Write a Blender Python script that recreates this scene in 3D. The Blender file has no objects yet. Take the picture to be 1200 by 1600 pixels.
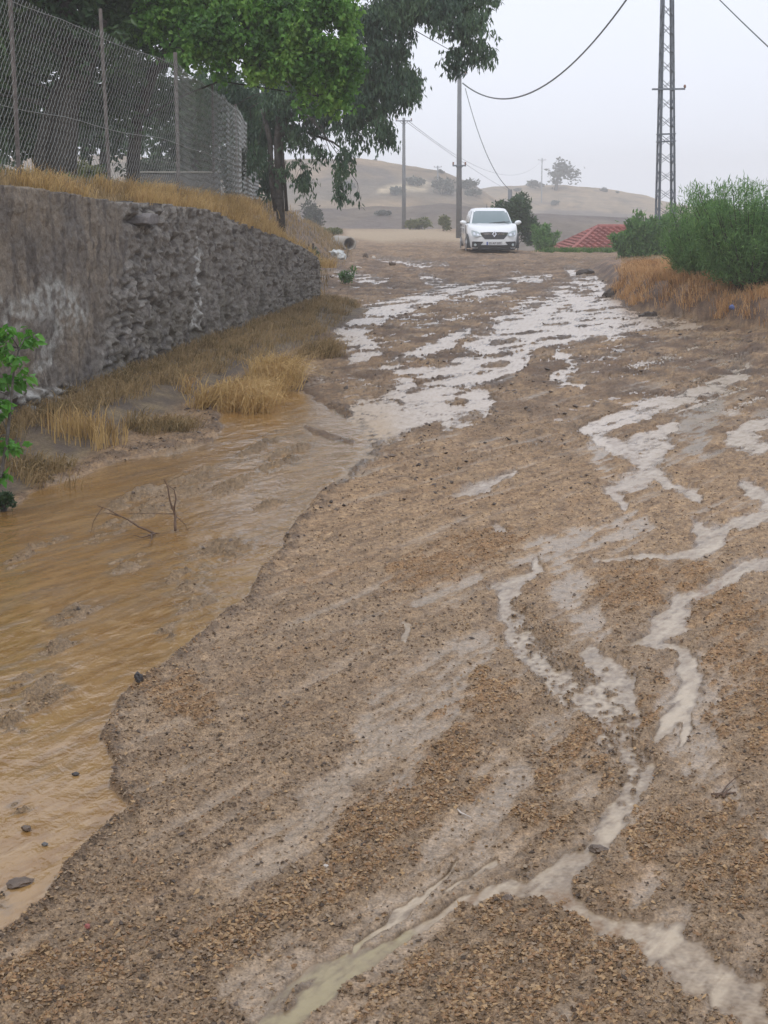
import bpy, bmesh, math, random
import numpy as np
from mathutils import Vector, Matrix

random.seed(7)
RNG = np.random.default_rng(11)
S = bpy.context.scene
C = S.collection

# ------------------------------------------------------------------ camera
CAMH = 1.70
PITCH = math.radians(11.4)
F = 2400.0                       # focal length in photo pixels (photo is 1200 x 1600)
cam_d = bpy.data.cameras.new('camera')
cam = bpy.data.objects.new('camera', cam_d)
C.objects.link(cam)
cam.location = (0, 0, CAMH)
cam.rotation_euler = (math.radians(90) - PITCH, 0, 0)
cam_d.sensor_fit = 'VERTICAL'
cam_d.sensor_height = 24.0
cam_d.lens = 24.0 * F / 1600.0
cam_d.clip_start = 0.05
cam_d.clip_end = 3000
S.camera = cam

# ------------------------------------------------------------------ world: overcast sky
SUN_EL, SUN_ROT = math.radians(58), math.radians(200)
w = bpy.data.worlds.new('World')
S.world = w
w.use_nodes = True
nt = w.node_tree
nt.nodes.clear()
sky = nt.nodes.new('ShaderNodeTexSky')
sky.sky_type = 'NISHITA'
sky.sun_disc = False
sky.sun_elevation = SUN_EL
sky.sun_rotation = SUN_ROT
sky.dust_density = 4.0
tc = nt.nodes.new('ShaderNodeTexCoord')
cl = nt.nodes.new('ShaderNodeTexNoise')
cl.inputs['Scale'].default_value = 1.6
cl.inputs['Detail'].default_value = 3
nt.links.new(tc.outputs['Generated'], cl.inputs['Vector'])
cr = nt.nodes.new('ShaderNodeValToRGB')
cr.color_ramp.elements[0].position = 0.3
cr.color_ramp.elements[0].color = (7.3, 7.6, 8.6, 1)
cr.color_ramp.elements[1].position = 0.75
cr.color_ramp.elements[1].color = (8.3, 8.7, 9.6, 1)
nt.links.new(cl.outputs['Fac'], cr.inputs['Fac'])
mx = nt.nodes.new('ShaderNodeMix')
mx.data_type = 'RGBA'
mx.inputs['Factor'].default_value = 0.93
nt.links.new(sky.outputs['Color'], mx.inputs['A'])
nt.links.new(cr.outputs['Color'], mx.inputs['B'])
bg = nt.nodes.new('ShaderNodeBackground')
bg.inputs['Strength'].default_value = 0.10
nt.links.new(mx.outputs['Result'], bg.inputs['Color'])
ow = nt.nodes.new('ShaderNodeOutputWorld')
nt.links.new(bg.outputs['Background'], ow.inputs['Surface'])

sun_d = bpy.data.lights.new('sun', 'SUN')
sun_d.energy = 0.7
sun_d.angle = math.radians(25)
sun_d.color = (1.0, 0.97, 0.92)
sun = bpy.data.objects.new('sun', sun_d)
C.objects.link(sun)
# direction towards the sun
sd = Vector((math.sin(SUN_ROT) * math.cos(SUN_EL), math.cos(SUN_ROT) * math.cos(SUN_EL), math.sin(SUN_EL)))
sun.rotation_euler = sd.to_track_quat('Z', 'Y').to_euler()

S.view_settings.view_transform = 'Standard'
S.view_settings.look = 'None'
S.view_settings.exposure = 0.38
S.view_settings.gamma = 1.0
S.cycles.max_bounces = 7
S.cycles.diffuse_bounces = 3
S.cycles.glossy_bounces = 2
S.cycles.transmission_bounces = 3
S.cycles.volume_bounces = 4
S.cycles.transparent_max_bounces = 6
S.cycles.caustics_reflective = False
S.cycles.caustics_refractive = False

# ------------------------------------------------------------------ photo pixel <-> world helpers
cT, sT = math.cos(PITCH), math.sin(PITCH)

def ray(px, py):
    u, v = (px - 600) / F, (800 - py) / F
    return u, cT + v * sT, -sT + v * cT

def P(px, py, z=0.0):
    a, b, c = ray(px, py)
    t = (z - CAMH) / c
    return Vector((a * t, b * t, z))

def PD(px, py, d):
    a, b, c = ray(px, py)
    t = d / b
    return Vector((a * t, d, CAMH + c * t))

def proj(x, y, z):
    dz = z - CAMH
    f = y * cT - dz * sT
    f = np.where(f > 0.05, f, 0.05)
    return 600 + F * x / f, 800 - F * (y * sT + dz * cT) / f

def ppm(d):
    return F / (d * cT)

# ------------------------------------------------------------------ noise
def _h(ix, iy, seed):
    h = (ix.astype(np.int64) * 374761393 + iy.astype(np.int64) * 668265263 + seed * 974634777) & 0xffffffff
    h = ((h ^ (h >> 13)) * 1274126177) & 0xffffffff
    h = (h ^ (h >> 16)) & 0xffffffff
    return h

def pn(x, y, seed=0):
    x = np.asarray(x, float); y = np.asarray(y, float)
    ix, iy = np.floor(x), np.floor(y)
    fx, fy = x - ix, y - iy
    ix = ix.astype(np.int64); iy = iy.astype(np.int64)
    ux = fx * fx * fx * (fx * (fx * 6 - 15) + 10)
    uy = fy * fy * fy * (fy * (fy * 6 - 15) + 10)
    def g(a, b, dx, dy):
        th = _h(a, b, seed) * (2 * math.pi / 4294967296.0)
        return np.cos(th) * dx + np.sin(th) * dy
    n00 = g(ix, iy, fx, fy); n10 = g(ix + 1, iy, fx - 1, fy)
    n01 = g(ix, iy + 1, fx, fy - 1); n11 = g(ix + 1, iy + 1, fx - 1, fy - 1)
    return 1.5 * ((n00 * (1 - ux) + n10 * ux) * (1 - uy) + (n01 * (1 - ux) + n11 * ux) * uy)

def fbm(x, y, o=4, seed=0, lac=2.1, gain=0.5):
    s = 0; a = 1.0; t = 0
    for i in range(o):
        s = s + a * pn(x, y, seed + i * 17)
        t += a; a *= gain; x = x * lac + 3.1; y = y * lac + 1.7
    return s / t

def vor(x, y, seed=0, jit=0.9):
    ix, iy = np.floor(x).astype(np.int64), np.floor(y).astype(np.int64)
    f1 = np.full(x.shape, 9.0); f2 = np.full(x.shape, 9.0); cid = np.zeros(x.shape)
    for a in (-1, 0, 1):
        for b in (-1, 0, 1):
            h1 = _h(ix + a, iy + b, seed) / 4294967296.0
            h2 = _h(ix + a, iy + b, seed + 5) / 4294967296.0
            d = np.hypot(ix + a + 0.5 + jit * (h1 - 0.5) - x, iy + b + 0.5 + jit * (h2 - 0.5) - y)
            n = d < f1
            f2 = np.where(n, f1, np.minimum(f2, d))
            cid = np.where(n, h1 * 0.5 + h2 * 0.5, cid)
            f1 = np.where(n, d, f1)
    return f1, f2, cid

def ss(a, b, x):
    t = np.clip((x - a) / (b - a), 0, 1)
    return t * t * (3 - 2 * t)

def seg_d(px, py, pts, widths):
    """soft polyline mask: 1 on the line, 0 at the given half width and beyond"""
    m = np.zeros(px.shape)
    pts = list(pts)
    for i in range(len(pts) - 1):
        (ax, ay), (bx, by) = pts[i], pts[i + 1]
        wa, wb = widths[i], widths[i + 1]
        wm = max(wa, wb) * 1.8 + 2
        k = (px > min(ax, bx) - wm) & (px < max(ax, bx) + wm) & (py > min(ay, by) - wm) & (py < max(ay, by) + wm)
        if not k.any():
            continue
        x, y = px[k], py[k]
        dx, dy = bx - ax, by - ay
        t = np.clip(((x - ax) * dx + (y - ay) * dy) / (dx * dx + dy * dy + 1e-9), 0, 1)
        d = np.hypot(x - ax - dx * t, y - ay - dy * t) / (wa + (wb - wa) * t)
        m[k] = np.maximum(m[k], np.clip(1.6 - d, 0, 1.0))
    return m

def poly_sd(px, py, poly):
    """signed distance to polygon, negative inside"""
    d = np.full(px.shape, 1e9); ins = np.zeros(px.shape, bool)
    n = len(poly)
    for i in range(n):
        (ax, ay), (bx, by) = poly[i], poly[(i + 1) % n]
        dx, dy = bx - ax, by - ay
        t = np.clip(((px - ax) * dx + (py - ay) * dy) / (dx * dx + dy * dy + 1e-9), 0, 1)
        d = np.minimum(d, np.hypot(px - ax - dx * t, py - ay - dy * t))
        c = ((ay > py) != (by > py))
        xi = ax + (py - ay) / (by - ay if by != ay else 1e-9) * dx
        ins ^= c & (px < xi)
    return np.where(ins, -d, d)

# ------------------------------------------------------------------ mesh helpers
def mesh_np(name, v, f, mat=None, parent=None, smooth=True, attrs=None, cols=None):
    """v (N,3), f (M,k) or list of such arrays -> one mesh object"""
    if not isinstance(f, (list, tuple)):
        f = [f]
    f = [np.asarray(a, np.int32) for a in f if len(a)]
    me = bpy.data.meshes.new(name)
    me.vertices.add(len(v))
    me.vertices.foreach_set('co', np.asarray(v, np.float32).ravel())
    nl = sum(a.size for a in f); npo = sum(len(a) for a in f)
    me.loops.add(nl); me.polygons.add(npo)
    me.loops.foreach_set('vertex_index', np.concatenate([a.ravel() for a in f]))
    tot = np.concatenate([np.full(len(a), a.shape[1], np.int32) for a in f])
    st = np.concatenate([[0], np.cumsum(tot)[:-1]]).astype(np.int32)
    me.polygons.foreach_set('loop_start', st)
    me.polygons.foreach_set('loop_total', tot)
    me.polygons.foreach_set('use_smooth', np.full(npo, smooth))
    for k, a in (attrs or {}).items():
        at = me.attributes.new(k, 'FLOAT', 'POINT')
        at.data.foreach_set('value', np.asarray(a, np.float32))
    for k, a in (cols or {}).items():
        at = me.attributes.new(k, 'FLOAT_COLOR', 'POINT')
        a4 = np.ones((len(v), 4), np.float32); a4[:, :3] = a
        at.data.foreach_set('color', a4.ravel())
    me.update(calc_edges=True)
    me.validate()
    if mat: me.materials.append(mat)
    o = bpy.data.objects.new(name, me)
    C.objects.link(o)
    if parent:
        o.parent = parent
    return o

class MB:
    def __init__(s): s.v = []; s.f = []
    def add(s, v, f):
        n = len(s.v); s.v += [tuple(p) for p in v]; s.f += [tuple(i + n for i in q) for q in f]
    def box(s, c, h, rz=0, m=None):
        M = m or Matrix.Rotation(rz, 3, 'Z')
        vs = [Vector(c) + M @ Vector((x * h[0], y * h[1], z * h[2])) for x in (-1, 1) for y in (-1, 1) for z in (-1, 1)]
        s.add(vs, [(0, 1, 3, 2), (4, 6, 7, 5), (0, 4, 5, 1), (2, 3, 7, 6), (0, 2, 6, 4), (1, 5, 7, 3)])
    def bar(s, a, b, w, h=None):
        a, b = Vector(a), Vector(b); d = b - a
        q = d.to_track_quat('Z', 'Y').to_matrix()
        s.box((a + b) / 2, (w / 2, (h or w) / 2, d.length / 2), m=q)
    def tube(s, pts, rad, n=8, cap=True):
        pts = [Vector(p) for p in pts]
        if not hasattr(rad, '__len__'): rad = [rad] * len(pts)
        up = None; rings = []
        for i, p in enumerate(pts):
            d = (pts[min(i + 1, len(pts) - 1)] - pts[max(i - 1, 0)]).normalized()
            if up is None:
                up = d.orthogonal().normalized()
            else:
                up = (up - d * up.dot(d)).normalized()
            sd_ = d.cross(up)
            rings.append([p + (up * math.cos(k * 2 * math.pi / n) + sd_ * math.sin(k * 2 * math.pi / n)) * rad[i] for k in range(n)])
        v = [q for r in rings for q in r]; f = []
        for i in range(len(pts) - 1):
            for k in range(n):
                f.append((i * n + k, i * n + (k + 1) % n, (i + 1) * n + (k + 1) % n, (i + 1) * n + k))
        if cap:
            f.append(tuple(range(n))[::-1]); f.append(tuple((len(pts) - 1) * n + k for k in range(n)))
        s.add(v, f)
    def prism(s, poly, axis_o, ax, ay, az, d):
        """extrude 2D poly placed at origin with axes ax, ay along az by d"""
        o, ax, ay, az = map(Vector, (axis_o, ax, ay, az)); n = len(poly)
        v = [o + ax * p[0] + ay * p[1] for p in poly] + [o + ax * p[0] + ay * p[1] + az * d for p in poly]
        s.add(v, [tuple(range(n)), tuple(range(2 * n - 1, n - 1, -1))] + [(i, i + n, (i + 1) % n + n, (i + 1) % n) for i in range(n)])
    def build(s, name, mat, parent=None, smooth=False, bevel=0, loc=None):
        me = bpy.data.meshes.new(name)
        me.from_pydata(s.v, [], s.f); me.update()
        bm = bmesh.new(); bm.from_mesh(me); bmesh.ops.recalc_face_normals(bm, faces=bm.faces); bm.to_mesh(me); bm.free()
        if smooth:
            me.polygons.foreach_set('use_smooth', [True] * len(me.polygons))
        me.materials.append(mat)
        o = bpy.data.objects.new(name, me); C.objects.link(o)
        if parent: o.parent = parent
        if loc: o.location = loc
        if bevel:
            b = o.modifiers.new('bevel', 'BEVEL'); b.width = bevel; b.segments = 2; b.limit_method = 'ANGLE'
        return o

def empty(name, loc=(0, 0, 0), rz=0):
    o = bpy.data.objects.new(name, None); C.objects.link(o)
    o.location = loc; o.rotation_euler = (0, 0, rz); o.empty_display_size = 0.2
    return o

def tag(o, label=None, cat=None, group=None, kind=None):
    if label: o['label'] = label
    if cat: o['category'] = cat
    if group: o['group'] = group
    if kind: o['kind'] = kind
    return o

# ------------------------------------------------------------------ materials
def mat(name, col=(.5, .5, .5), rough=.7, metal=0, spec=.5, bump=None, var=None, attr=None, trans=None, vattr=None,
        vcols=None, coat=0, coords='Object', rvar=None):
    """col or attr=(colour attribute); var=[(scale, amount)] multiplies by noise; bump=[(scale, distance)]
    vattr: float attribute driving a ramp vcols; trans: translucent share"""
    m = bpy.data.materials.new(name); m.use_nodes = True
    t = m.node_tree; N = t.nodes; L = t.links
    b = N['Principled BSDF']
    b.inputs['Roughness'].default_value = rough
    b.inputs['Metallic'].default_value = metal
    b.inputs['Specular IOR Level'].default_value = spec
    if coat:
        b.inputs['Coat Weight'].default_value = coat; b.inputs['Coat Roughness'].default_value = .05
    tcn = N.new('ShaderNodeTexCoord')
    def noise(sc, det=3, vec=None):
        n = N.new('ShaderNodeTexNoise'); n.inputs['Scale'].default_value = sc; n.inputs['Detail'].default_value = det
        L.new(vec or tcn.outputs[coords], n.inputs['Vector']); return n
    if vattr:
        a = N.new('ShaderNodeAttribute'); a.attribute_name = vattr
        r = N.new('ShaderNodeValToRGB')
        while len(r.color_ramp.elements) < len(vcols): r.color_ramp.elements.new(0.5)
        for i, c in enumerate(vcols):
            r.color_ramp.elements[i].position = i / (len(vcols) - 1)
            r.color_ramp.elements[i].color = (*c, 1)
        L.new(a.outputs['Fac'], r.inputs['Fac']); cur = r.outputs['Color']
    elif attr:
        a = N.new('ShaderNodeAttribute'); a.attribute_name = attr; cur = a.outputs['Color']
    else:
        a = N.new('ShaderNodeRGB'); a.outputs[0].default_value = (*col, 1); cur = a.outputs[0]
    for sc, am in (var or []):
        n = noise(sc)
        mr = N.new('ShaderNodeMapRange'); mr.inputs['From Min'].default_value = .3; mr.inputs['From Max'].default_value = .7
        mr.inputs['To Min'].default_value = 1 - am; mr.inputs['To Max'].default_value = 1 + am
        L.new(n.outputs['Fac'], mr.inputs['Value'])
        vm = N.new('ShaderNodeVectorMath'); vm.operation = 'SCALE'
        L.new(cur, vm.inputs[0]); L.new(mr.outputs['Result'], vm.inputs['Scale']); cur = vm.outputs['Vector']
    L.new(cur, b.inputs['Base Color'])
    prev = None
    for sc, di in (bump or []):
        n = noise(sc, 4)
        bp = N.new('ShaderNodeBump'); bp.inputs['Distance'].default_value = di; bp.inputs['Strength'].default_value = 1
        L.new(n.outputs['Fac'], bp.inputs['Height'])
        if prev: L.new(prev, bp.inputs['Normal'])
        prev = bp.outputs['Normal']
    if prev: L.new(prev, b.inputs['Normal'])
    if trans:
        tr = N.new('ShaderNodeBsdfTranslucent'); L.new(cur, tr.inputs['Color'])
        ms = N.new('ShaderNodeMixShader'); ms.inputs['Fac'].default_value = trans
        L.new(b.outputs[0], ms.inputs[1]); L.new(tr.outputs[0], ms.inputs[2])
        L.new(ms.outputs[0], N['Material Output'].inputs['Surface'])
    m['b'] = 1
    return m

M = {}
M['ground'] = mat('wet_mud', attr='base', rough=.6, spec=.38, var=[(7, .14), (45, .30), (150, .38)], bump=[(30, .012), (140, .009), (400, .003)])
t = M['ground'].node_tree
a = t.nodes.new('ShaderNodeAttribute'); a.attribute_name = 'wet'
mr = t.nodes.new('ShaderNodeMapRange'); mr.inputs['To Min'].default_value = .78; mr.inputs['To Max'].default_value = .29
t.links.new(a.outputs['Fac'], mr.inputs['Value']); t.links.new(mr.outputs['Result'], t.nodes['Principled BSDF'].inputs['Roughness'])
# smooth silt has less grain than the rough grit
mr2 = t.nodes.new('ShaderNodeMapRange'); mr2.inputs['To Min'].default_value = 1.0; mr2.inputs['To Max'].default_value = .16
t.links.new(a.outputs['Fac'], mr2.inputs['Value'])
for n in t.nodes:
    if n.type == 'BUMP': t.links.new(mr2.outputs['Result'], n.inputs['Strength'])

M['water'] = mat('muddy_water', attr='base', rough=.09, spec=.5, var=[(30, .05)])
t = M['water'].node_tree
tcn = t.nodes.new('ShaderNodeTexCoord')
mp = t.nodes.new('ShaderNodeMapping'); mp.inputs['Rotation'].default_value = (0, 0, math.radians(-30)); mp.inputs['Scale'].default_value = (1, .6, 1)
t.links.new(tcn.outputs['Object'], mp.inputs['Vector'])
prev = None
for sc, di in ((4, .012), (14, .005), (60, .0014)):
    n = t.nodes.new('ShaderNodeTexNoise'); n.inputs['Scale'].default_value = sc; n.inputs['Detail'].default_value = 4; n.inputs['Distortion'].default_value = .8
    t.links.new(mp.outputs[0], n.inputs['Vector'])
    bp = t.nodes.new('ShaderNodeBump'); bp.inputs['Distance'].default_value = di
    t.links.new(n.outputs['Fac'], bp.inputs['Height'])
    if prev: t.links.new(prev, bp.inputs['Normal'])
    prev = bp.outputs['Normal']
t.links.new(prev, t.nodes['Principled BSDF'].inputs['Normal'])
a = t.nodes.new('ShaderNodeAttribute'); a.attribute_name = 'calm'
for sock, lo, hi in (('Roughness', .26, .09), ('Specular IOR Level', .28, .5)):
    q = t.nodes.new('ShaderNodeMapRange'); q.inputs['To Min'].default_value = lo; q.inputs['To Max'].default_value = hi
    t.links.new(a.outputs['Fac'], q.inputs['Value']); t.links.new(q.outputs['Result'], t.nodes['Principled BSDF'].inputs[sock])

M['hill'] = mat('dry_hillside', attr='base', rough=.95, spec=.1, var=[(.12, .12), (.6, .18), (3, .15)], bump=[(.8, .3)])
M['wall'] = mat('old_stone_wall', attr='base', rough=.85, spec=.25, var=[(12, .14), (50, .2), (170, .15)], bump=[(22, .018), (70, .008), (240, .003)])
M['cap'] = mat('cap_stone', (.17, .155, .15), .85, var=[(9, .2), (60, .2)], bump=[(25, .02)])
M['straw'] = mat('straw', rough=.75, spec=.2, vattr='var', vcols=[(.30, .20, .09), (.50, .34, .14), (.62, .45, .22), (.40, .24, .10)], trans=.25)
M['straw_orange'] = mat('rusty_straw', rough=.8, spec=.15, vattr='var', vcols=[(.15, .095, .055), (.48, .26, .11), (.66, .44, .24), (.54, .30, .13)], trans=.2)
M['straw_dull'] = mat('dull_straw', rough=.8, spec=.15, vattr='var', vcols=[(.13, .10, .05), (.30, .22, .11), (.42, .30, .16), (.16, .12, .06)], trans=.2)
M['green_grass'] = mat('green_grass', rough=.7, spec=.2, vattr='var', vcols=[(.05, .12, .03), (.10, .20, .05), (.20, .26, .09)], trans=.3)
M['chips'] = mat('chips', rough=.55, vattr='var', vcols=[(.06, .04, .025), (.30, .17, .08), (.13, .085, .05), (.43, .28, .14), (.24, .17, .11), (.52, .43, .31)], spec=.4)
M['litter'] = mat('litter', rough=.6, vattr='var', vcols=[(.06, .04, .03), (.14, .09, .05), (.45, .35, .2), (.10, .06, .04)])
M['clods'] = mat('clods', rough=.5, vattr='var', vcols=[(.05, .036, .028), (.11, .08, .06), (.17, .125, .095)], bump=[(60, .01)], spec=.4)
M['rock_dark'] = mat('dark_rock', (.05, .045, .045), .5, var=[(30, .3)], bump=[(40, .01)])
M['rock_mud'] = mat('muddy_rock', (.13, .095, .07), .55, var=[(30, .3)], bump=[(40, .01)])
M['rock_pale'] = mat('pale_rock', (.5, .45, .4), .6, var=[(30, .2)], bump=[(40, .01)])
M['bark'] = mat('bark', (.06, .052, .045), .9, var=[(8, .3), (40, .25)], bump=[(14, .04), (50, .01)])
M['bark_grey'] = mat('grey_bark', (.12, .11, .10), .9, var=[(8, .3), (40, .25)], bump=[(14, .02), (50, .01)])
M['leaf_dark'] = mat('dark_leaves', rough=.5, vattr='var', vcols=[(.028, .062, .028), (.052, .105, .042), (.085, .155, .05)], trans=.3)
M['leaf_bright'] = mat('bright_leaves', rough=.5, vattr='var', vcols=[(.05, .13, .03), (.13, .30, .05), (.27, .46, .09)], trans=.45)
M['leaf_mid'] = mat('walnut_leaves', rough=.5, vattr='var', vcols=[(.04, .085, .05), (.07, .135, .07), (.12, .20, .09)], trans=.4)
M['leaf_bush'] = mat('bush_leaves', rough=.6, vattr='var', vcols=[(.06, .15, .04), (.13, .27, .075), (.25, .40, .12)], trans=.35)
M['leaf_sap'] = mat('sapling_leaves', rough=.45, vattr='var', vcols=[(.06, .20, .03), (.11, .32, .04), (.17, .40, .06)], trans=.35)
M['leaf_grey'] = mat('scrub_leaves', rough=.8, vattr='var', vcols=[(.05, .065, .05), (.08, .095, .07), (.12, .13, .09)], trans=.2)
M['leaf_olive'] = mat('olive_leaves', rough=.8, vattr='var', vcols=[(.09, .11, .04), (.16, .18, .06), (.26, .25, .09)], trans=.2)
M['galv'] = mat('galvanised_wire', (.30, .31, .30), .55, .5)
M['post'] = mat('fence_post', (.16, .14, .13), .7, .3, var=[(20, .3)])
M['conc'] = mat('concrete_pole', (.20, .21, .22), .9, var=[(3, .12), (30, .1)], bump=[(60, .004)])
M['steel'] = mat('pylon_steel', (.18, .20, .23), .6, .4, var=[(4, .15)])
M['cable'] = mat('cable', (.10, .11, .12), .7)
M['porc'] = mat('insulator', (.25, .12, .08), .3)
M['stick'] = mat('dead_wood', (.12, .075, .05), .8, var=[(30, .3)])
M['pipe'] = mat('concrete_pipe', (.38, .35, .31), .85, var=[(10, .2)], bump=[(40, .01)])
M['sack'] = mat('white_plastic', (.55, .57, .56), .5, var=[(6, .12)], bump=[(9, .03)])
M['plinth'] = mat('block_wall', (.13, .125, .12), .9, var=[(6, .15), (30, .15)], bump=[(20, .02)])
M['paint'] = mat('white_paint', (.80, .82, .83), .3, coat=1.0)
M['glass'] = mat('car_glass', (.10, .16, .17), .06, spec=1.0, coat=1.0)
M['tyre'] = mat('tyre', (.02, .02, .02), .8)
M['blackp'] = mat('black_plastic', (.025, .028, .03), .5)
M['chrome'] = mat('chrome', (.75, .77, .8), .12, 1.0)
M['alu'] = mat('wheel_alloy', (.45, .46, .48), .35, .8)
M['lens'] = mat('headlight_lens', (.45, .52, .54), .08, coat=1.0)
M['plate'] = mat('plate', (.55, .56, .58), .5)
M['ink'] = mat('plate_ink', (.03, .03, .04), .6)
M['scrap'] = mat('blue_scrap', (.10, .13, .28), .6)
M['plateb'] = mat('plate_band', (.03, .08, .35), .5)
M['hwall'] = mat('house_plaster', (.5, .46, .4), .9, var=[(2, .1)])
M['tile'] = mat('red_roof_tiles', (.30, .10, .085), .75, var=[(1.2, .18), (6, .25)])
M['glassd'] = mat('house_glass', (.03, .04, .05), .1)
M['frame'] = mat('window_frame', (.6, .6, .58), .5)

# ================================================================== SETTING: terrain
def wallx(y):
    return -2.86 + (y - 11) * 0.1214

def footx(y):
    """left edge of the muddy road: outer edge of the verge, then the foot of the earth bank"""
    a = wallx(y) + .9
    b = np.interp(y, [25, 30, 40, 50, 60, 70, 80, 100], [-1.0, -1.25, -1.3, -1.12, -1.3, -1.8, -2.6, -5])
    k = ss(24.5, 27, y)
    return a * (1 - k) + b * k

def ztop(y):
    return np.interp(y, [2, 11, 12.5, 14.2, 15.6, 18, 20.3, 22.5, 24.6, 25.8, 27, 30], [1.95, 1.83, 1.79, 1.70, 1.69, 1.61, 1.39, 1.19, .97, .74, .6, .5])

FENCE = [(-3.75, 6), (-3.4, 9.5), (-2.98, 13.8), (-2.72, 15.7), (-2.36, 18), (-2.3, 21.4), (-2.32, 25.2), (-3.0, 36), (-3.2, 40)]
def fencex(y):
    return np.interp(y, [p[1] for p in FENCE] + [60, 80], [p[0] for p in FENCE] + [-5.0, -8])
def fencez(y):
    return np.interp(y, [5, 13.8, 18, 21.4, 25, 36, 40, 45, 50, 60, 80, 100], [1.97, 1.86, 1.76, 1.70, 1.68, 1.67, 1.67, 1.5, 1.25, .95, .7, 0])

def zbig(x, y):
    x = np.asarray(x, float); y = np.asarray(y, float)
    z = np.zeros_like(x * y)
    # left: terrace held by the wall, then an earth slope past the wall's end
    wx = wallx(y) - .12
    fx = np.minimum(fencex(y), wx - .15)
    t = np.clip((wx - x) / (wx - fx), 0, 1)
    zt = ztop(y) - .03 + (fencez(y) - ztop(y) + .03) * ss(0, 1, t) + .05 * np.clip(fx - x, 0, 12)
    zA = np.where(x < wx, zt, 0)
    foot = np.interp(y, [25, 30, 40, 50, 60, 70, 80, 100], [-1.0, -1.25, -1.3, -1.12, -1.3, -1.8, -2.6, -5])
    t2 = np.clip((foot + .12 * fbm(y / 1.5, x, 3, 92) - x) / np.interp(y, [25, 35, 50], [1.35, 1.7, 2.0]), 0, 1)
    zB = fencez(y) * ss(0, 1, t2) + .03 * np.clip(fencex(y) - x, 0, 12)
    k = ss(25.3, 26.3, y)
    zl = zA * (1 - k) + zB * k
    zl = zl * ss(4, 7, y) if False else zl
    # verge at the wall's foot
    vw = np.interp(y, [6, 9, 13, 21, 26, 28], [.9, .95, 1.25, 1.05, .7, .3])
    tv = np.clip((wallx(y) + vw - x) / vw, 0, 1)
    verge = .13 * ss(0, .6, tv) * (1 - k) * (x >= wx)
    z = z + zl + verge
    # right bank
    xf = np.interp(y, [6, 10, 15, 18.5, 20.5, 22.2, 23.4, 24.8, 28.8, 34, 38.6, 46, 54], [9.5, 8, 6.2, 5.35, 5.1, 4.72, 4.36, 3.9, 4.12, 4.72, 5.0, 6.2, 8])
    hb = np.interp(y, [8, 16, 19, 21, 25, 29, 34, 38, 46, 54], [.25, .28, .38, .45, .55, .52, .42, .32, .12, 0])
    wob = .15 * fbm(y * .9, x * .9, 3, 91)
    tb = x - xf - wob
    z = z + hb * (ss(0, .55, tb) * .8 + ss(.3, 2.2, tb) * .35) * ss(6, 9, y)
    # ground beyond the lip on the right drops to the house
    lip = ss(53.5, 60, y) * ss(4.2, 6.5, x - (y - 54) * .02)
    z = z - 2.9 * lip
    # far valley
    z = z - 5.0 * ss(100, 128, np.hypot(x * .7, y) + 1.5 * fbm(x * .1, y * .1, 2, 4)) * (y > 0)
    r = np.hypot(x, y)
    z = np.where(y < 0, z * 0 + zl * 1.0, z)
    return z

def xfoot_(y): return np.interp(y, [6, 10, 15, 18.5, 20.5, 22.2, 23.4, 24.8, 28.8, 34, 38.6, 46, 54], [9.5, 8, 6.2, 5.35, 5.1, 4.72, 4.36, 3.9, 4.12, 4.72, 5.0, 6.2, 8])

# polar grid round the viewer's standing point (finer near, coarser far)
phi = [0.0]; st = .047
while phi[-1] < 16.6: phi.append(phi[-1] + st)
while phi[-1] < 180:
    st = min(st * 1.075, 4); phi.append(phi[-1] + st)
phi = np.array(phi[:-1] + [180.0]); phi = np.concatenate([-phi[::-1][:-1], phi])
phi = np.radians(phi)
rr = [0.25]
while rr[-1] < 490:
    r = rr[-1]
    if r < 2.3: s_ = .12
    elif r < 62: s_ = min(max(r * r / 2611 * 1.15, .003), .2)
    elif r < 130: s_ = .6
    else: s_ = r * .06
    rr.append(r + s_)
rr = np.array(rr)
PH, RR = np.meshgrid(phi, rr)
X = (RR * np.sin(PH)).ravel(); Y = (RR * np.cos(PH)).ravel()
nr, nphi = RR.shape
ZB = zbig(X, Y)
near = (Y > 1.5) & (Y < 110) & (np.abs(X) < Y * .45 + 1)
U, V = proj(X, Y, np.zeros_like(X))          # where flat ground would fall in the photograph: used as an authoring map
U = np.where(near, U, -9999); V = np.where(near, V, -9999)

# flow-aligned coordinates
FA = math.radians(30)
fu = X * math.sin(FA) + Y * math.cos(FA)      # along the flow
fv = X * math.cos(FA) - Y * math.sin(FA)      # across

# warp for natural shorelines (pixels are only the drafting units here)
sc_ = np.clip(F / np.maximum(Y, 2.0), 20, 900)
wu = fbm(fu / .5, fv / .22, 4, 21) * .085 * sc_
wv = fbm(fu / .5, fv / .22, 4, 33) * .05 * sc_
U2 = U + np.clip(wu, -26, 26); V2 = V + np.clip(wv, -16, 16)

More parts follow.
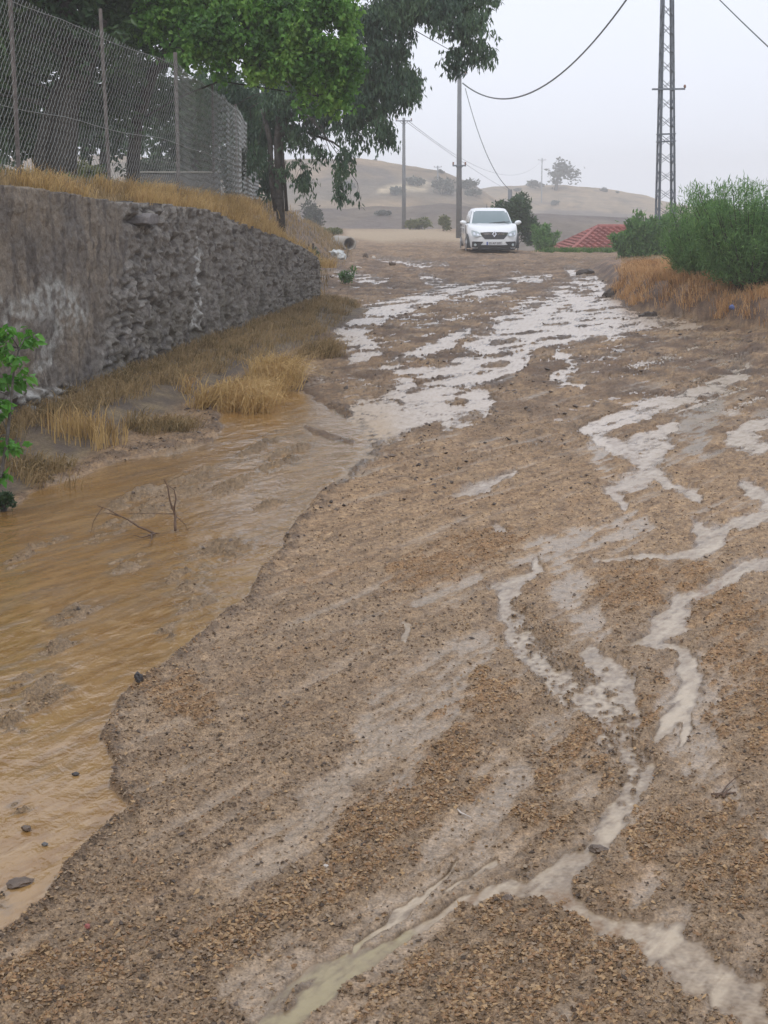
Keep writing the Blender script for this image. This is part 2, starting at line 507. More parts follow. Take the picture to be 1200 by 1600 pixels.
# traced streams: (points, half widths)
ST = [
 ([(890, 424), (905, 435), (937, 450), (915, 465), (890, 480), (850, 500), (790, 525), (760, 548), (720, 585), (680, 612), (640, 632)], [5, 8, 13, 18, 24, 22, 18, 16, 14, 12, 10]),
 ([(915, 455), (950, 478), (996, 493), (1010, 500), (1090, 512)], [14, 18, 10, 6, 2]),
 ([(1000, 505), (950, 512), (880, 518), (800, 520)], [7, 12, 10, 6]),
 ([(870, 490), (830, 515), (805, 545), (790, 575), (757, 590), (733, 610), (757, 635), (720, 655), (698, 660)], [14, 14, 14, 12, 10, 10, 9, 8, 6]),
 ([(700, 640), (640, 655), (590, 680), (560, 705), (520, 735)], [9, 12, 16, 18, 16]),
 ([(640, 600), (590, 640), (560, 680)], [6, 8, 12]),
 ([(660, 432), (704, 453), (760, 456), (803, 455)], [4, 6, 4, 2]),
 ([(704, 453), (660, 470), (610, 482), (576, 495), (545, 512), (552, 530), (590, 545)], [5, 6, 8, 10, 14, 10, 3]),
 ([(508, 422), (550, 432), (605, 441)], [3, 5, 2]),
 ([(552, 560), (605, 550)], [4, 2]),
 ([(617, 563), (690, 540), (735, 515)], [4, 5, 3]),
 ([(700, 590), (640, 580), (600, 575)], [5, 4, 2]),
 ([(870, 552), (905, 572), (866, 590), (910, 605)], [3, 4, 4, 2]),
 ([(1159, 566), (1165, 575), (1130, 598), (1095, 612), (1048, 628), (1002, 641), (955, 662), (918, 674)], [7, 7, 7, 5, 6, 8, 7, 4]),
 ([(932, 686), (965, 698), (996, 704), (1019, 727), (1002, 742), (984, 750), (955, 768), (978, 795)], [4, 8, 14, 14, 12, 9, 8, 2]),
 ([(1054, 660), (1035, 685), (1010, 705), (1022, 735), (1054, 765), (1101, 780)], [3, 12, 18, 8, 6, 2]),
 ([(700, 780), (757, 762), (809, 738)], [2, 7, 2]),
 ([(1194, 700), (1150, 690), (1165, 672), (1200, 662)], [7, 9, 5, 8]),
 ([(1230, 790), (1200, 802), (1150, 818), (1122, 830)], [8, 7, 5, 4]),
 ([(1168, 752), (1178, 772), (1215, 785)], [5, 8, 8]),
 ([(1085, 820), (1115, 832), (1120, 842), (1083, 862), (1040, 871), (990, 874), (932, 874)], [4, 7, 8, 7, 4, 3, 2]),
 ([(1240, 860), (1200, 877), (1150, 898), (1100, 925), (1065, 945), (1042, 975), (1022, 1003), (985, 1012)], [10, 8, 7, 9, 14, 12, 8, 3]),
 ([(1045, 1008), (1075, 1035), (1085, 1075), (1070, 1115), (1040, 1140), (1015, 1160)], [6, 12, 14, 11, 8, 4]),
 ([(1078, 1110), (1084, 1140), (1070, 1165)], [5, 8, 3]),
 ([(845, 872), (838, 893), (812, 905), (785, 933), (795, 965), (815, 1003), (845, 1035), (875, 1065), (905, 1095), (938, 1135), (965, 1160), (984, 1185), (990, 1215), (978, 1255), (960, 1290), (940, 1318), (905, 1345), (875, 1370), (830, 1382), (790, 1390), (740, 1412), (700, 1428), (640, 1452), (585, 1482), (530, 1515), (470, 1560), (420, 1600), (380, 1640)],
  [3, 5, 6, 9, 10, 14, 16, 16, 16, 14, 12, 12, 12, 12, 12, 14, 18, 20, 11, 8, 7, 6, 6, 7, 12, 14, 16, 18]),
 ([(925, 1020), (945, 1045), (958, 1070), (975, 1100), (992, 1118), (975, 1140), (950, 1150)], [6, 12, 12, 12, 8, 14, 12]),
 ([(880, 1060), (930, 1090), (960, 1110)], [20, 24, 16]),
 ([(870, 1375), (897, 1410), (930, 1432), (970, 1458), (1025, 1482), (1070, 1510), (1113, 1532), (1150, 1556), (1200, 1592), (1260, 1640)], [14, 11, 12, 15, 22, 24, 26, 28, 34, 40]),
 ([(767, 825), (778, 830), (792, 838)], [3, 7, 2]),
 ([(640, 980), (630, 1000)], [4, 3]),
 ([(560, 1474), (617, 1427), (675, 1372), (700, 1340)], [2, 3, 3, 2]),
 ([(690, 1395), (740, 1370), (778, 1350)], [2, 4, 2]),
 ([(560, 640), (620, 645), (690, 635)], [10, 14, 6]),
 ([(560, 660), (520, 690), (470, 670)], [10, 14, 10]),
 ([(720, 455), (790, 440), (860, 432)], [2, 3, 2]),
 ([(590, 405), (640, 412), (700, 415)], [2, 3, 2]),
]
stream = np.zeros_like(X)
for pts, wd in ST:
    stream = np.maximum(stream, seg_d(U2, V2, pts, [w_ * 1.2 + .8 for w_ in wd]))
# grey silt film (smooth wet mud)
FL = [
 ([(1060, 1085), (1078, 1190), (1107, 1250), (1150, 1270), (1230, 1320)], [40, 34, 28, 16, 12]),
 ([(1160, 1010), (1120, 1060), (1100, 1130)], [20, 40, 50]),
 ([(1002, 1287), (998, 1340), (1010, 1400), (1030, 1450)], [30, 32, 38, 40]),
 ([(800, 1215), (762, 1260), (730, 1315), (690, 1370), (640, 1410), (560, 1470), (480, 1540)], [26, 44, 50, 42, 26, 20, 20]),
 ([(960, 1290), (900, 1210), (860, 1150)], [30, 40, 20]),
 ([(790, 1090), (700, 1130), (620, 1190), (520, 1250), (430, 1330), (330, 1400)], [16, 30, 36, 34, 30, 20]),
 ([(760, 1010), (680, 1060), (600, 1120), (560, 1140)], [16, 26, 28, 16]),
 ([(880, 900), (900, 950), (930, 990)], [26, 30, 22]),
 ([(930, 690), (940, 720), (950, 740)], [14, 16, 10]),
 ([(740, 900), (700, 930), (660, 940)], [16, 22, 14]),
 ([(1120, 630), (1080, 670), (1090, 700)], [16, 22, 16]),
 ([(1000, 820), (900, 850), (800, 870)], [16, 18, 12]),
 ([(500, 1500), (420, 1570)], [30, 40]),
 ([(620, 1540), (540, 1600)], [24, 30]),
 ([(880, 1530), (900, 1600)], [30, 50]),
]
film = np.zeros_like(X)
for pts, wd in FL:
    film = np.maximum(film, seg_d(U2, V2, pts, wd))
# piles of tan grit
GR = [
 ([(1040, 1290), (1080, 1330), (1130, 1340), (1170, 1390)], [34, 56, 60, 36]),
 ([(990, 1310), (1050, 1360)], [10, 40]),
 ([(860, 1440), (890, 1500), (950, 1550), (960, 1600)], [40, 60, 60, 50]),
 ([(760, 1450), (780, 1420)], [30, 24]),
 ([(720, 1560), (800, 1520), (860, 1540)], [40, 50, 50]),
 ([(640, 1270), (590, 1300), (540, 1370), (470, 1420), (380, 1470), (300, 1510)], [34, 44, 40, 34, 30, 26]),
 ([(760, 1090), (720, 1160), (700, 1220)], [30, 34, 26]),
 ([(870, 1200), (850, 1290)], [26, 26]),
 ([(920, 1140), (905, 1180), (940, 1210)], [16, 24, 18]),
 ([(1000, 920), (960, 930)], [30, 26]),
 ([(700, 880), (780, 850), (640, 900)], [26, 20, 24]),
 ([(300, 1100), (260, 1090)], [30, 26]),
 ([(1080, 900), (1150, 980), (1180, 1150)], [20, 40, 40]),
 ([(60, 1560), (140, 1500)], [40, 30]),
 ([(1020, 1080), (1010, 1120)], [16, 20]),
 ([(650, 1510), (540, 1580)], [14, 24]),
]
grit = np.zeros_like(X)
for pts, wd in GR:
    grit = np.maximum(grit, seg_d(U2 + .5 * wu, V2, pts, wd))

POOL = [(582, 697), (556, 716), (530, 745), (497, 778), (468, 812), (446, 840), (418, 885), (388, 930), (335, 968), (288, 1010), (240, 1052),
        (212, 1078), (175, 1112), (163, 1142), (166, 1180), (174, 1236), (207, 1264), (168, 1284), (132, 1322), (100, 1378), (50, 1425), (-10, 1466), (-260, 1640),
        (-700, 1640), (-600, 900), (-200, 830), (-20, 806), (24, 788), (60, 766), (130, 742), (205, 716), (275, 706), (330, 690), (346, 668), (342, 642), (385, 628), (430, 604), (470, 610), (520, 640), (560, 668)]
pool_sd = poly_sd(U + .55 * np.clip(wu, -22, 22), V + .6 * np.clip(wv, -14, 14), POOL)
pool = ss(6, -6, pool_sd)
ISL = [(300, 752, 70, 17), (205, 778, 55, 13), (425, 722, 55, 20), (400, 700, 60, 12), (290, 700, 50, 8), (200, 880, 40, 14), (290, 900, 55, 24), (350, 860, 44, 20), (420, 790, 30, 8), (470, 700, 30, 14),
       (60, 1085, 60, 40), (20, 1130, 40, 30), (60, 860, 50, 16), (30, 880, 40, 12), (265, 985, 20, 9), (20, 1260, 18, 16), (10, 1400, 40, 22), (240, 800, 60, 14), (120, 960, 40, 14), (300, 940, 40, 12), (90, 1010, 50, 14), (370, 760, 50, 14), (170, 830, 50, 12)]
isl = np.zeros_like(X)
for ix, iy, ax, ay in ISL:
    # tilted ellipses
    dx, dy = U2 - ix, V2 - iy
    th = math.radians(-22)
    ex = dx * math.cos(th) + dy * math.sin(th); ey = -dx * math.sin(th) + dy * math.cos(th)
    isl = np.maximum(isl, np.clip(1.3 - np.hypot(ex / ax, ey / ay), 0, 1))

road = ss(-.05, .15, X - footx(Y)) * (1 - ss(.02, .12, ZB)) * ss(118, 95, Y)
big = fbm(X / 2.2, Y / 3.5, 3, 2)
an1 = fbm(fu / 1.1, fv / .16, 4, 41)
an2 = fbm(fu / .30, fv / .05, 3, 55)
fine = fbm(X / .035, Y / .035, 3, 61)
fine2 = pn(X / .011, Y / .011, 71)
lum = fbm(X / .12, Y / .16, 3, 81)
fnear = ss(30, 8, Y)
upper = ss(760, 620, V) * ss(400, 440, V)     # the braided middle reach is wetter
far1 = ss(7, 16, Y)
brk = fbm(fu / .13, fv / .05, 4, 67)           # crumbly break-up of every shoreline
brf = fbm(fu / .9, fv / .30, 4, 68)            # gravel bars in the wide far streams
Hh = (.016 + .012 * far1) + (.006 + .012 * far1) * big + (.008 + .012 * far1) * an1 + .006 * an2 + .008 * lum * (.4 + .6 * far1) + (.006 + .004 * far1) * brk
Hh = Hh + (.009 * fine + .0045 * fine2 * ss(12, 5, Y)) * fnear
Hh = Hh - .014 * upper
film = np.clip(.5 + (film * .8 - .55 + 1.3 * an1 + .7 * brk + 1.1 * an2) * 1.6, 0, 1) * np.clip(film * 2.5, 0, 1)
film = np.maximum(film, np.clip(2.2 * (fbm(fu / 1.3, fv / .11, 4, 241) - .16) + .4 * brk, 0, .7) * (1 - np.clip(grit, 0, 1)))
grit = np.clip(grit * 1.0 + 2.2 * brk + 2.2 * an2 + .8 * an1 - .38, 0, 1) * np.clip(grit * 3, 0, 1)
smoothm = np.clip(film * (1 - .6 * np.clip(grit, 0, 1)), 0, 1)
Hh = Hh * (1 - .65 * smoothm) + .006 * np.clip(grit, 0, 1)
sfar = ss(20, 30, Y)
st_m = np.clip(.46 + (stream - .42) * 1.15 + 1.25 * brk * (1 - far1) + (1.5 * brk + 3.4 * brf - .16) * far1, 0, 1) * (stream > .02)
Hh = Hh + far1 * (.028 * fbm(X / .22, Y / .42, 4, 69) + .010 * fbm(X / .09, Y / .15, 3, 70)) * (1 - .6 * stream)
# thin branching rivulets along the flow
rv = fbm(fu / 2.1 + .4 * brk, fv / .30, 3, 401)
riv = np.clip(1.25 - np.abs(rv) / .035, 0, 1) * np.clip(4 * (fbm(fu / 2.5, fv / 1.2, 2, 402) + .05) , 0, 1)
rv2 = fbm(fu / .9 + .5 * brk, fv / .13, 3, 403)
riv = np.maximum(riv, np.clip(1.2 - np.abs(rv2) / .03, 0, 1) * np.clip(4 * (fbm(fu / 1.4, fv / .8, 2, 404) - .02), 0, 1) * .8)
riv = riv * (.35 + .65 * upper + .25 * ss(900, 760, V)) 
Hh = Hh - st_m * (.026 + .024 * far1) - riv * (.012 + .026 * far1)
# pebbly riffle where the near stream breaks over grit
rif = seg_d(U2, V2, [(800, 950), (850, 1020), (900, 1070), (950, 1120), (985, 1180), (980, 1250)], [16, 34, 44, 36, 14, 10])
Hh = Hh + rif * (.004 + .024 * fbm(X / .030, Y / .040, 2, 97))
# pool with gravel bars
isl = isl * np.clip(.75 + 1.6 * brk + .8 * an1, 0, 1.3)
Hp = -.020 + .020 * an1 + .014 * an2 + .010 * brk + .006 * big + .034 * isl + (.007 * fine + .004 * lum) * (isl > .0)
Hh = Hh * (1 - pool) + Hp * pool
# the mound stands a little proud of the pool with a crumbly rim
rim = np.exp(-((pool_sd - 9) / 9.0) ** 2) * (pool_sd > -2) * ss(600, 640, V)
Hh = Hh + rim * (.012 + .012 * lum)
# crisp dark edge of a small scarp in the upper pool and at the far right
sc1 = seg_d(U, V, [(478, 668), (515, 682), (550, 690)], [3, 5, 3]); Hh = Hh + .03 * sc1
rgt = ss(1150, 1185, U + .4 * (V - 540)) * ss(515, 530, V) * ss(575, 550, V); Hh = Hh + .06 * rgt
# rutted ground in front of the car
rut = ss(475, 435, V) * ss(378, 396, V)
Hh = Hh + rut * (.05 * fbm(X / .6, Y / 1.0, 3, 5) + .045 * fbm(X / .22, Y / .4, 3, 6) + .012)
Hh = np.where(Y > 45, Hh + .02 * ss(45, 49, Y), Hh)
Hh = np.where(Y < 1.6, .03, Hh)
rough_soil = (.05 + .10 * (X < 0) * (Y > 28)) * fbm(X / .8, Y / .8, 4, 8) + .02 * fbm(X / .12, Y / .12, 2, 9)
drypath = np.clip(seg_d(U + 8 * lum, V + 2 * lum, [(548, 366), (600, 370), (660, 366), (760, 376), (830, 379)], [6, 9, 9, 4, 3]), 0, 1) * near * ss(49, 56, Y)
Z = ZB + Hh * road * (1 - .6 * drypath) + rough_soil * (1 - road) * ss(0.01, .2, np.abs(ZB)) * ss(400, 100, RR.ravel())
Z = np.where((road < .5) & (np.abs(ZB) < .3), np.maximum(Z, .012), Z)

# colours (real pigment: grit, silt, straw litter, dry earth)
def lerp(a, b, t): return a + (b - a) * t[:, None]
col = np.tile(np.array([.285, .196, .118]), (len(X), 1))
pat = fbm(fu / .8, fv / .12, 4, 141)
col = lerp(col, np.array([.33, .237, .150]), np.clip(.5 + 1.3 * pat, 0, 1) * .6)
col = lerp(col, np.array([.15, .095, .055]), np.clip(2.6 * fbm(fu / .22, fv / .07, 4, 151), 0, 1) * .85)
col = lerp(col, np.array([.11, .078, .056]), np.clip(3.0 * fbm(X / .05, Y / .04, 3, 152) - .15, 0, 1) * .7 * (1 - np.clip(smoothm, 0, 1)))
col = lerp(col, np.array([.44, .32, .20]), np.clip(3.0 * fbm(X / .03, Y / .03, 3, 153) - .35, 0, 1) * .6 * (1 - np.clip(smoothm, 0, 1)))
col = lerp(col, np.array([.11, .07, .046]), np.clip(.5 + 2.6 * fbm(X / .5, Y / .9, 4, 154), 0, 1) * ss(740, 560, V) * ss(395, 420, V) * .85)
col = lerp(col, np.array([.235, .188, .142]), np.clip(smoothm * 1.2, 0, 1) * .8)
col = lerp(col, np.array([.225, .178, .135]), ss(9, 5, Y) * .55 * (1 - np.clip(grit, 0, 1)))
gm = np.clip(grit * 1.2 + .9 * np.clip(fbm(fu / .7, fv / .2, 3, 161) - .12, 0, 1), 0, 1)
col = lerp(col, np.array([.27, .165, .085]), gm * (.45 + .55 * np.clip(.5 + fine, 0, 1)))
col = lerp(col, np.array([.09, .065, .05]), np.clip(rim * 1.1 * (lum > -.1) + sc1 + .0 * rgt, 0, 1) * .6)
bars = pool * isl
col = lerp(col, np.array([.22, .16, .10]), np.clip(bars * 1.5, 0, 1))
col = lerp(col, np.array([.12, .078, .05]), np.clip(.15 + 2.5 * fbm(X / .9, Y / 2.5, 4, 156), 0, 1) * ss(470, 440, V) * ss(372, 390, V) * near * road * .85)
col = lerp(col, np.array([.20, .135, .085]), .5 * ss(470, 430, V) * near * road * .8 * np.clip(.5 + 1.5 * lum, 0, 1))
wetedge = ss(.02, .0, Hh) * road
marg = np.clip(stream * 2.2 + riv * .8, 0, 1) * road * (1 - pool)
col = col * (1 - .30 * marg[:, None])
wet = np.clip(.12 + .25 * an1 + smoothm * .8 + wetedge * .30 * (1 - far1) + .75 * marg * (1 - .6 * far1) - gm * .3, 0, 1)
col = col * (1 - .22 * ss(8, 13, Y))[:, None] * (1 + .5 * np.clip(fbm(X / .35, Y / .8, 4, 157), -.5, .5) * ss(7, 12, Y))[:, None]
col = np.clip(col * np.array([1.20, 1.12, 1.00]) * (1 - pool[:, None] * .1), 0, .6)
# dry path far away
col = lerp(col, np.array([.38, .29, .19]), drypath * .95)
wet = wet * (1 - drypath) 
# off-road soils
soil = np.tile(np.array([.20, .145, .10]), (len(X), 1))
soil = lerp(soil, np.array([.38, .27, .14]), np.clip(.5 + 1.5 * fbm(X / .5, Y / .7, 3, 171), 0, 1) * .8)
right = (X > 2.5)
soil = np.where(right[:, None], lerp(np.tile(np.array([.15, .10, .075]), (len(X), 1)), np.array([.33, .21, .12]), np.clip(.4 + 1.5 * fbm(X / .5, Y / .9, 3, 181), 0, 1)), soil)
lb = (X < 0) & (Y > 26)
soil = np.where(lb[:, None], lerp(np.tile(np.array([.11, .075, .05]), (len(X), 1)), np.array([.23, .155, .09]), np.clip(.4 + 1.8 * fbm(X / .7, Y / 1.6, 3, 185), 0, 1)), soil)
garden = ss(.4, 1.2, fencex(Y) - X) * (Y < 45)
soil = lerp(soil, np.array([.12, .17, .06]), garden * np.clip(.6 + 1.2 * fbm(X / .9, Y / 1.5, 2, 191), 0, 1))
green_r = ss(.9, 2.4, X - np.interp(Y, [15, 20.5, 24.8, 34, 46], [6.5, 5.1, 3.9, 4.8, 6.0])) * (Y > 10) * (Y < 70)
soil = lerp(soil, np.array([.12, .15, .06]), green_r * .7)
vz = (X > wallx(Y) - .15) & (X < wallx(Y) + 1.3) & (Y < 28)
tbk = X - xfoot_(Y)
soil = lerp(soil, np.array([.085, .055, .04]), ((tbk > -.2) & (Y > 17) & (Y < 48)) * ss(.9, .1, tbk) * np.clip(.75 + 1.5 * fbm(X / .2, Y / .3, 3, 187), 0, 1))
soil = np.where(vz[:, None], lerp(np.tile(np.array([.10, .075, .055]), (len(X), 1)), np.array([.20, .15, .085]), np.clip(.3 + 1.5 * fbm(X / .2, Y / .3, 3, 201), 0, 1)), soil)
farr = ss(100, 130, RR.ravel())
soil = lerp(soil, np.array([.20, .15, .095]), farr)
soil = lerp(soil, np.array([.17, .125, .08]), ss(54, 62, Y) * (1 - farr) * .8 * np.clip(.6 + fbm(X / 3, Y / 6, 3, 195), 0, 1))
kroad = np.clip(road, 0, 1)
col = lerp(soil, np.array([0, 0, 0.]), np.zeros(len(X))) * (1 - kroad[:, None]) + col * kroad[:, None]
wet = wet * kroad + .15 * (1 - kroad)

ii = (np.arange(nr - 1)[:, None] * nphi + np.arange(nphi - 1)[None, :]).ravel()
faces = np.stack([ii, ii + nphi, ii + nphi + 1, ii + 1], 1)
GV = np.stack([X, Y, Z], 1)
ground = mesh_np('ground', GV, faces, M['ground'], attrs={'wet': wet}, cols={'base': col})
tag(ground, 'wet gravelly mud washed across the dirt road', kind='structure')

# water: one sheet at the streams' level, only where the ground dips below it
wl = np.where(road > .4, 0.0, -1)
wd = (Z < .004) & (Y > 1.6) & (Y < 49) & (road > .35) & (np.abs(X) < 12)
fm = wd[faces].any(1)
fw = faces[fm]
used, inv = np.unique(fw, return_inverse=True)
wx_, wy_ = X[used], Y[used]
poolm = np.clip(pool[used] + ss(700, 640, V[used]) * 0, 0, 1)
dep = np.clip(-Z[used] / (.020 + .006 * far1[used]), 0, 1)
st1 = fbm(fu[used] / .5, fv[used] / .07, 3, 211)
wc = np.tile(np.array([.46, .37, .265]), (len(used), 1))
wc = lerp(wc, np.array([.47, .38, .30]), ss(900, 600, V[used]))
wc = lerp(wc, np.array([.34, .26, .18]), np.clip(2.2 * fbm(fu[used] / .16, fv[used] / .035, 4, 213), 0, 1) * .8)
pc = np.tile(np.array([.245, .130, .040]), (len(used), 1))
pc = lerp(pc, np.array([.18, .10, .038]), np.clip(2.4 * fbm(fu[used] / .35, fv[used] / .11, 4, 217), 0, 1) * .7)
pc = lerp(pc, np.array([.44, .30, .16]), np.clip(2.6 * fbm(fu[used] / .12, fv[used] / .03, 4, 219) * ss(840, 980, V[used]), 0, 1) * .7)
pc = lerp(pc, np.array([.33, .200, .080]), np.clip(.35 + 1.4 * st1 + .3 * ss(950, 1100, V[used]), 0, 1))
wc = wc * (1 - poolm[:, None]) + pc * poolm[:, None]
tint = ss(640, 590, U[used]) * ss(600, 680, V[used]) * ss(1150, 900, V[used])
wc = lerp(wc, np.array([.42, .28, .14]), np.clip(tint, 0, 1) * .7 * (1 - poolm))
olive = seg_d(U2[used], V2[used], [(640, 1452), (530, 1515), (420, 1600)], [16, 30, 40])
wc = lerp(wc, np.array([.30, .25, .13]), olive * .8)
wc = lerp(col[used] * .9, np.array([0, 0, 0.]), np.zeros(len(used))) * (1 - dep[:, None]) + wc * dep[:, None]
wz = .0015 * pn(fu[used] / .25, fv[used] / .08, 5) + .006 * far1[used] * fbm(fu[used] / .5, fv[used] / .16, 3, 25) + .0022 * pool[used] * fbm(X[used] / .22 + .5 * an1[used], Y[used] / .30, 3, 15)
water = mesh_np('water', np.stack([wx_, wy_, wz], 1), inv.reshape(fw.shape), M['water'], attrs={'calm': np.clip(poolm, 0, 1)}, cols={'base': wc})
tag(water, 'muddy runoff water in a brown pool and braided streams', kind='structure')

def zg(x, y):
    """approximate ground height for standing things on it"""
    return float(zbig(np.array([x]), np.array([y]))[0])

# hills far behind
def hill(name, D, depth, pts, base, label, colA, colB, seed, back=1.0, amp=.5, zf=-6.0, patches=None):
    xs = np.linspace(-170, 190, 400); ys = np.linspace(D - depth, D + depth * 1.9 * back, 130)
    XX, YY = np.meshgrid(xs, ys); xx, yy = XX.ravel(), YY.ravel()
    pxs = np.array([p[0] for p in pts]); pys = np.array([p[1] for p in pts])
    u = 600 + F * xx / (D * cT)
    crest = CAMH + (316 - np.interp(u, pxs, pys)) / F * D * 1.0
    t = (yy - D) / depth
    prof = np.where(t < 0, ss(-1, .12, t) , 1 - .5 * ss(.0, 2.4 * back, t))
    n = amp * fbm(xx / 14, yy / 14, 4, seed) + amp * .35 * fbm(xx / 3, yy / 3, 3, seed + 3)
    zz = zf + (crest - zf) * prof + n * np.clip(1.2 - np.abs(t) * .6, .2, 1)
    c = np.tile(np.array(colA), (len(xx), 1))
    c = lerp(c, np.array(colB), np.clip(.5 + 2 * fbm(xx / 9, yy / 16, 3, seed + 9), 0, 1) * .7)
    c = lerp(c, np.array(colB) * .55, np.clip(3.5 * fbm(xx / 5, yy / 7, 4, seed + 19) - .45, 0, 1) * .8)
    c = lerp(c, np.array(colA) * 1.25, np.clip(3.5 * fbm(xx / 12, yy / 4, 4, seed + 29) - .5, 0, 1) * .6)
    if patches is not None:
        pu, pv = proj(xx, yy, zz)
        for k, cc in patches:
            m_ = np.zeros(len(xx))
            for pp, ww in k: m_ = np.maximum(m_, seg_d(pu + 9 * fbm(xx / 6, yy / 6, 2, 3), pv + 3 * fbm(xx / 5, yy / 5, 2, 4), pp, ww))
            c = lerp(c, np.array(cc), m_ * .85)
    i2 = (np.arange(len(ys) - 1)[:, None] * len(xs) + np.arange(len(xs) - 1)[None, :]).ravel()
    o = mesh_np(name, np.stack([xx, yy, zz], 1), np.stack([i2, i2 + 1, i2 + len(xs) + 1, i2 + len(xs)], 1), M['hill'], cols={'base': c})
    tag(o, label, kind='structure')
    def hz(x):
        return float(np.interp(600 + F * x / (D * cT), pxs, pys))
    return o
DG = (.17, .15, .15)
hill('hill', 250, 75, [(-900, 330), (-300, 270), (100, 245), (440, 252), (500, 250), (560, 250), (620, 258), (690, 272), (740, 288), (765, 304), (800, 322), (860, 345), (1200, 380), (2200, 400)],
     0, 'dry grassy hill on the left with dark scrub bands across it', (.27, .195, .12), (.15, .12, .085), 301,
     patches=[([([(440, 290), (520, 280), (590, 285), (700, 282), (745, 296)], [5, 5, 4, 3, 8]), ([(560, 262), (600, 270), (640, 300)], [4, 6, 4])], (.12, .10, .085)),
              ([([(440, 305), (560, 300), (640, 292), (740, 305)], [12, 12, 14, 14])], (.16, .135, .105)),
              ([([(600, 296), (660, 290)], [5, 8])], (.5, .41, .28))])
hill('hill', 330, 80, [(-900, 400), (500, 400), (640, 330), (720, 300), (770, 293), (830, 290), (880, 290), (950, 296), (1010, 306), (1060, 318), (1120, 325), (1200, 331), (1500, 340), (2200, 350)],
     0, 'pale dry hill on the right with a lone tree on its crest', (.31, .23, .145), (.19, .155, .11), 341,
     patches=[([([(800, 334), (900, 334), (1000, 340)], [3, 5, 3]), ([(790, 315), (860, 318)], [2, 2])], (.12, .10, .09))])
hill('hillside', 165, 38, [(-900, 322), (-100, 318), (440, 330), (480, 325), (540, 328), (590, 322), (640, 324), (690, 318), (740, 324), (790, 336), (850, 334), (930, 337), (1000, 340), (1200, 346), (2200, 360)],
     0, 'low dark bare slope below the hills', (.11, .09, .08), (.19, .15, .11), 381, amp=.35, zf=-5.2)

def gz_near(x, y):
    """height of the finished ground sheet at points (nearest vertex)"""
    r = np.hypot(x, y); p = np.arctan2(x, y)
    i = np.clip(np.searchsorted(rr, r), 1, nr - 1); j = np.clip(np.searchsorted(phi, p), 1, nphi - 1)
    return Z.reshape(nr, nphi)[i, j], i * nphi + j

# ================================================================== small debris scattered over the mud
def scatter_bits(name, label, cat, n, size, matn, rmin, rmax, weight, flat=.75, elong=1.6, seed=5, sink=.25, ang=16.0, base_mode=None, pw=1.0, far_grow=False):
    g = np.random.default_rng(seed)
    pos = []
    tot = 0
    while tot < n:
        k = n * 3
        # density falls with distance so that the picture is evenly covered
        r = 1 / (1 / rmin - g.random(k) * (1 / rmin - 1 / rmax)) if pw == 1 else rmin + (rmax - rmin) * g.random(k)
        a = np.radians(g.uniform(-ang, ang, k))
        x, y = r * np.sin(a), r * np.cos(a)
        z, idx = gz_near(x, y)
        keep = g.random(k) < weight(idx)
        pos.append(np.stack([x, y, z, idx], 1)[keep]); tot += keep.sum()
    p = np.concatenate(pos)[:n]
    idx = p[:, 3].astype(int)
    sz = size[0] * (size[1] / size[0]) ** (g.random(n) ** 2.4)
    if far_grow: sz = sz * np.clip(np.hypot(p[:, 0], p[:, 1]) / 12, .32, 1.3)
    base = np.array([(1, 0, 0), (-1, 0, 0), (0, 1, 0), (0, -1, 0), (0, 0, 1), (0, 0, -1), ], float)
    V_ = base[None] * g.uniform(.7, 1.3, (n, 6, 1))
    V_ = V_ + g.normal(0, .18, (n, 6, 3))
    V_ *= np.stack([sz * g.uniform(1, elong, n), sz, sz * flat * g.uniform(.6, 1.4, n)], 1)[:, None, :] * .5
    th = g.uniform(0, 2 * math.pi, n); c, s_ = np.cos(th)[:, None], np.sin(th)[:, None]
    tl = g.normal(0, .3 if elong < 5 else .06, (n, 1))
    x0 = V_[..., 0]; z0 = V_[..., 2] + x0 * tl
    xr = x0 * c - V_[..., 1] * s_; yr = x0 * s_ + V_[..., 1] * c
    W = np.stack([xr + p[:, 0:1], yr + p[:, 1:2], z0 + p[:, 2:3] + (sz * flat * .5 * (1 - 2 * sink))[:, None]], 2).reshape(-1, 3)
    fb = np.array([(0, 2, 4), (2, 1, 4), (1, 3, 4), (3, 0, 4), (2, 0, 5), (1, 2, 5), (3, 1, 5), (0, 3, 5)])
    Fc = (fb[None] + 6 * np.arange(n)[:, None, None]).reshape(-1, 3)
    var = np.repeat(g.random(n), 6)
    if base_mode is not None:
        var = np.repeat(base_mode(idx, g), 6)
    o = mesh_np(name, W, Fc, M[matn], smooth=False, attrs={'var': var})
    tag(o, label, cat, kind='stuff')
    return o

onroad = (road > .6) & (Z > .003)
gritw = np.clip(grit, 0, 1)
wchips = (onroad * np.clip(.17 + 1.5 * gritw + .35 * np.clip(an2 + .2, 0, 1) + .3 * rim - .5 * smoothm + .5 * rif, .03, 1))
def tone(idx, g):
    k = gritw[idx]
    return np.clip(np.where(g.random(len(idx)) < .35 + .5 * k, g.uniform(.12, .85, len(idx)), g.choice([.02, .45, .8, .42], len(idx)) + g.uniform(-.05, .05, len(idx))), 0, 1)
scatter_bits('gravel', 'fine tan and brown grit and bark crumbs washed over the mud', 'gravel', 150000, (.0026, .0135), 'chips', 2.35, 13, lambda i: wchips[i], seed=5, base_mode=tone)
scatter_bits('plant_litter', 'thin pale straws and dark twig bits lying scattered on the mud', 'litter', 1500, (.0016, .0034), 'litter', 2.35, 14, lambda i: onroad[i] * (.4 + .6 * gritw[i]), flat=.8, elong=16.0, seed=15)
wcl = (onroad * np.clip(fbm(X / .9, Y / 1.6, 3, 93) * 3 + .25, .02, 1) * np.clip(.15 + .8 * rim + .6 * rut + 1.2 * np.clip(brk, 0, 1) + .8 * rif + .3 * upper, .02, 1))
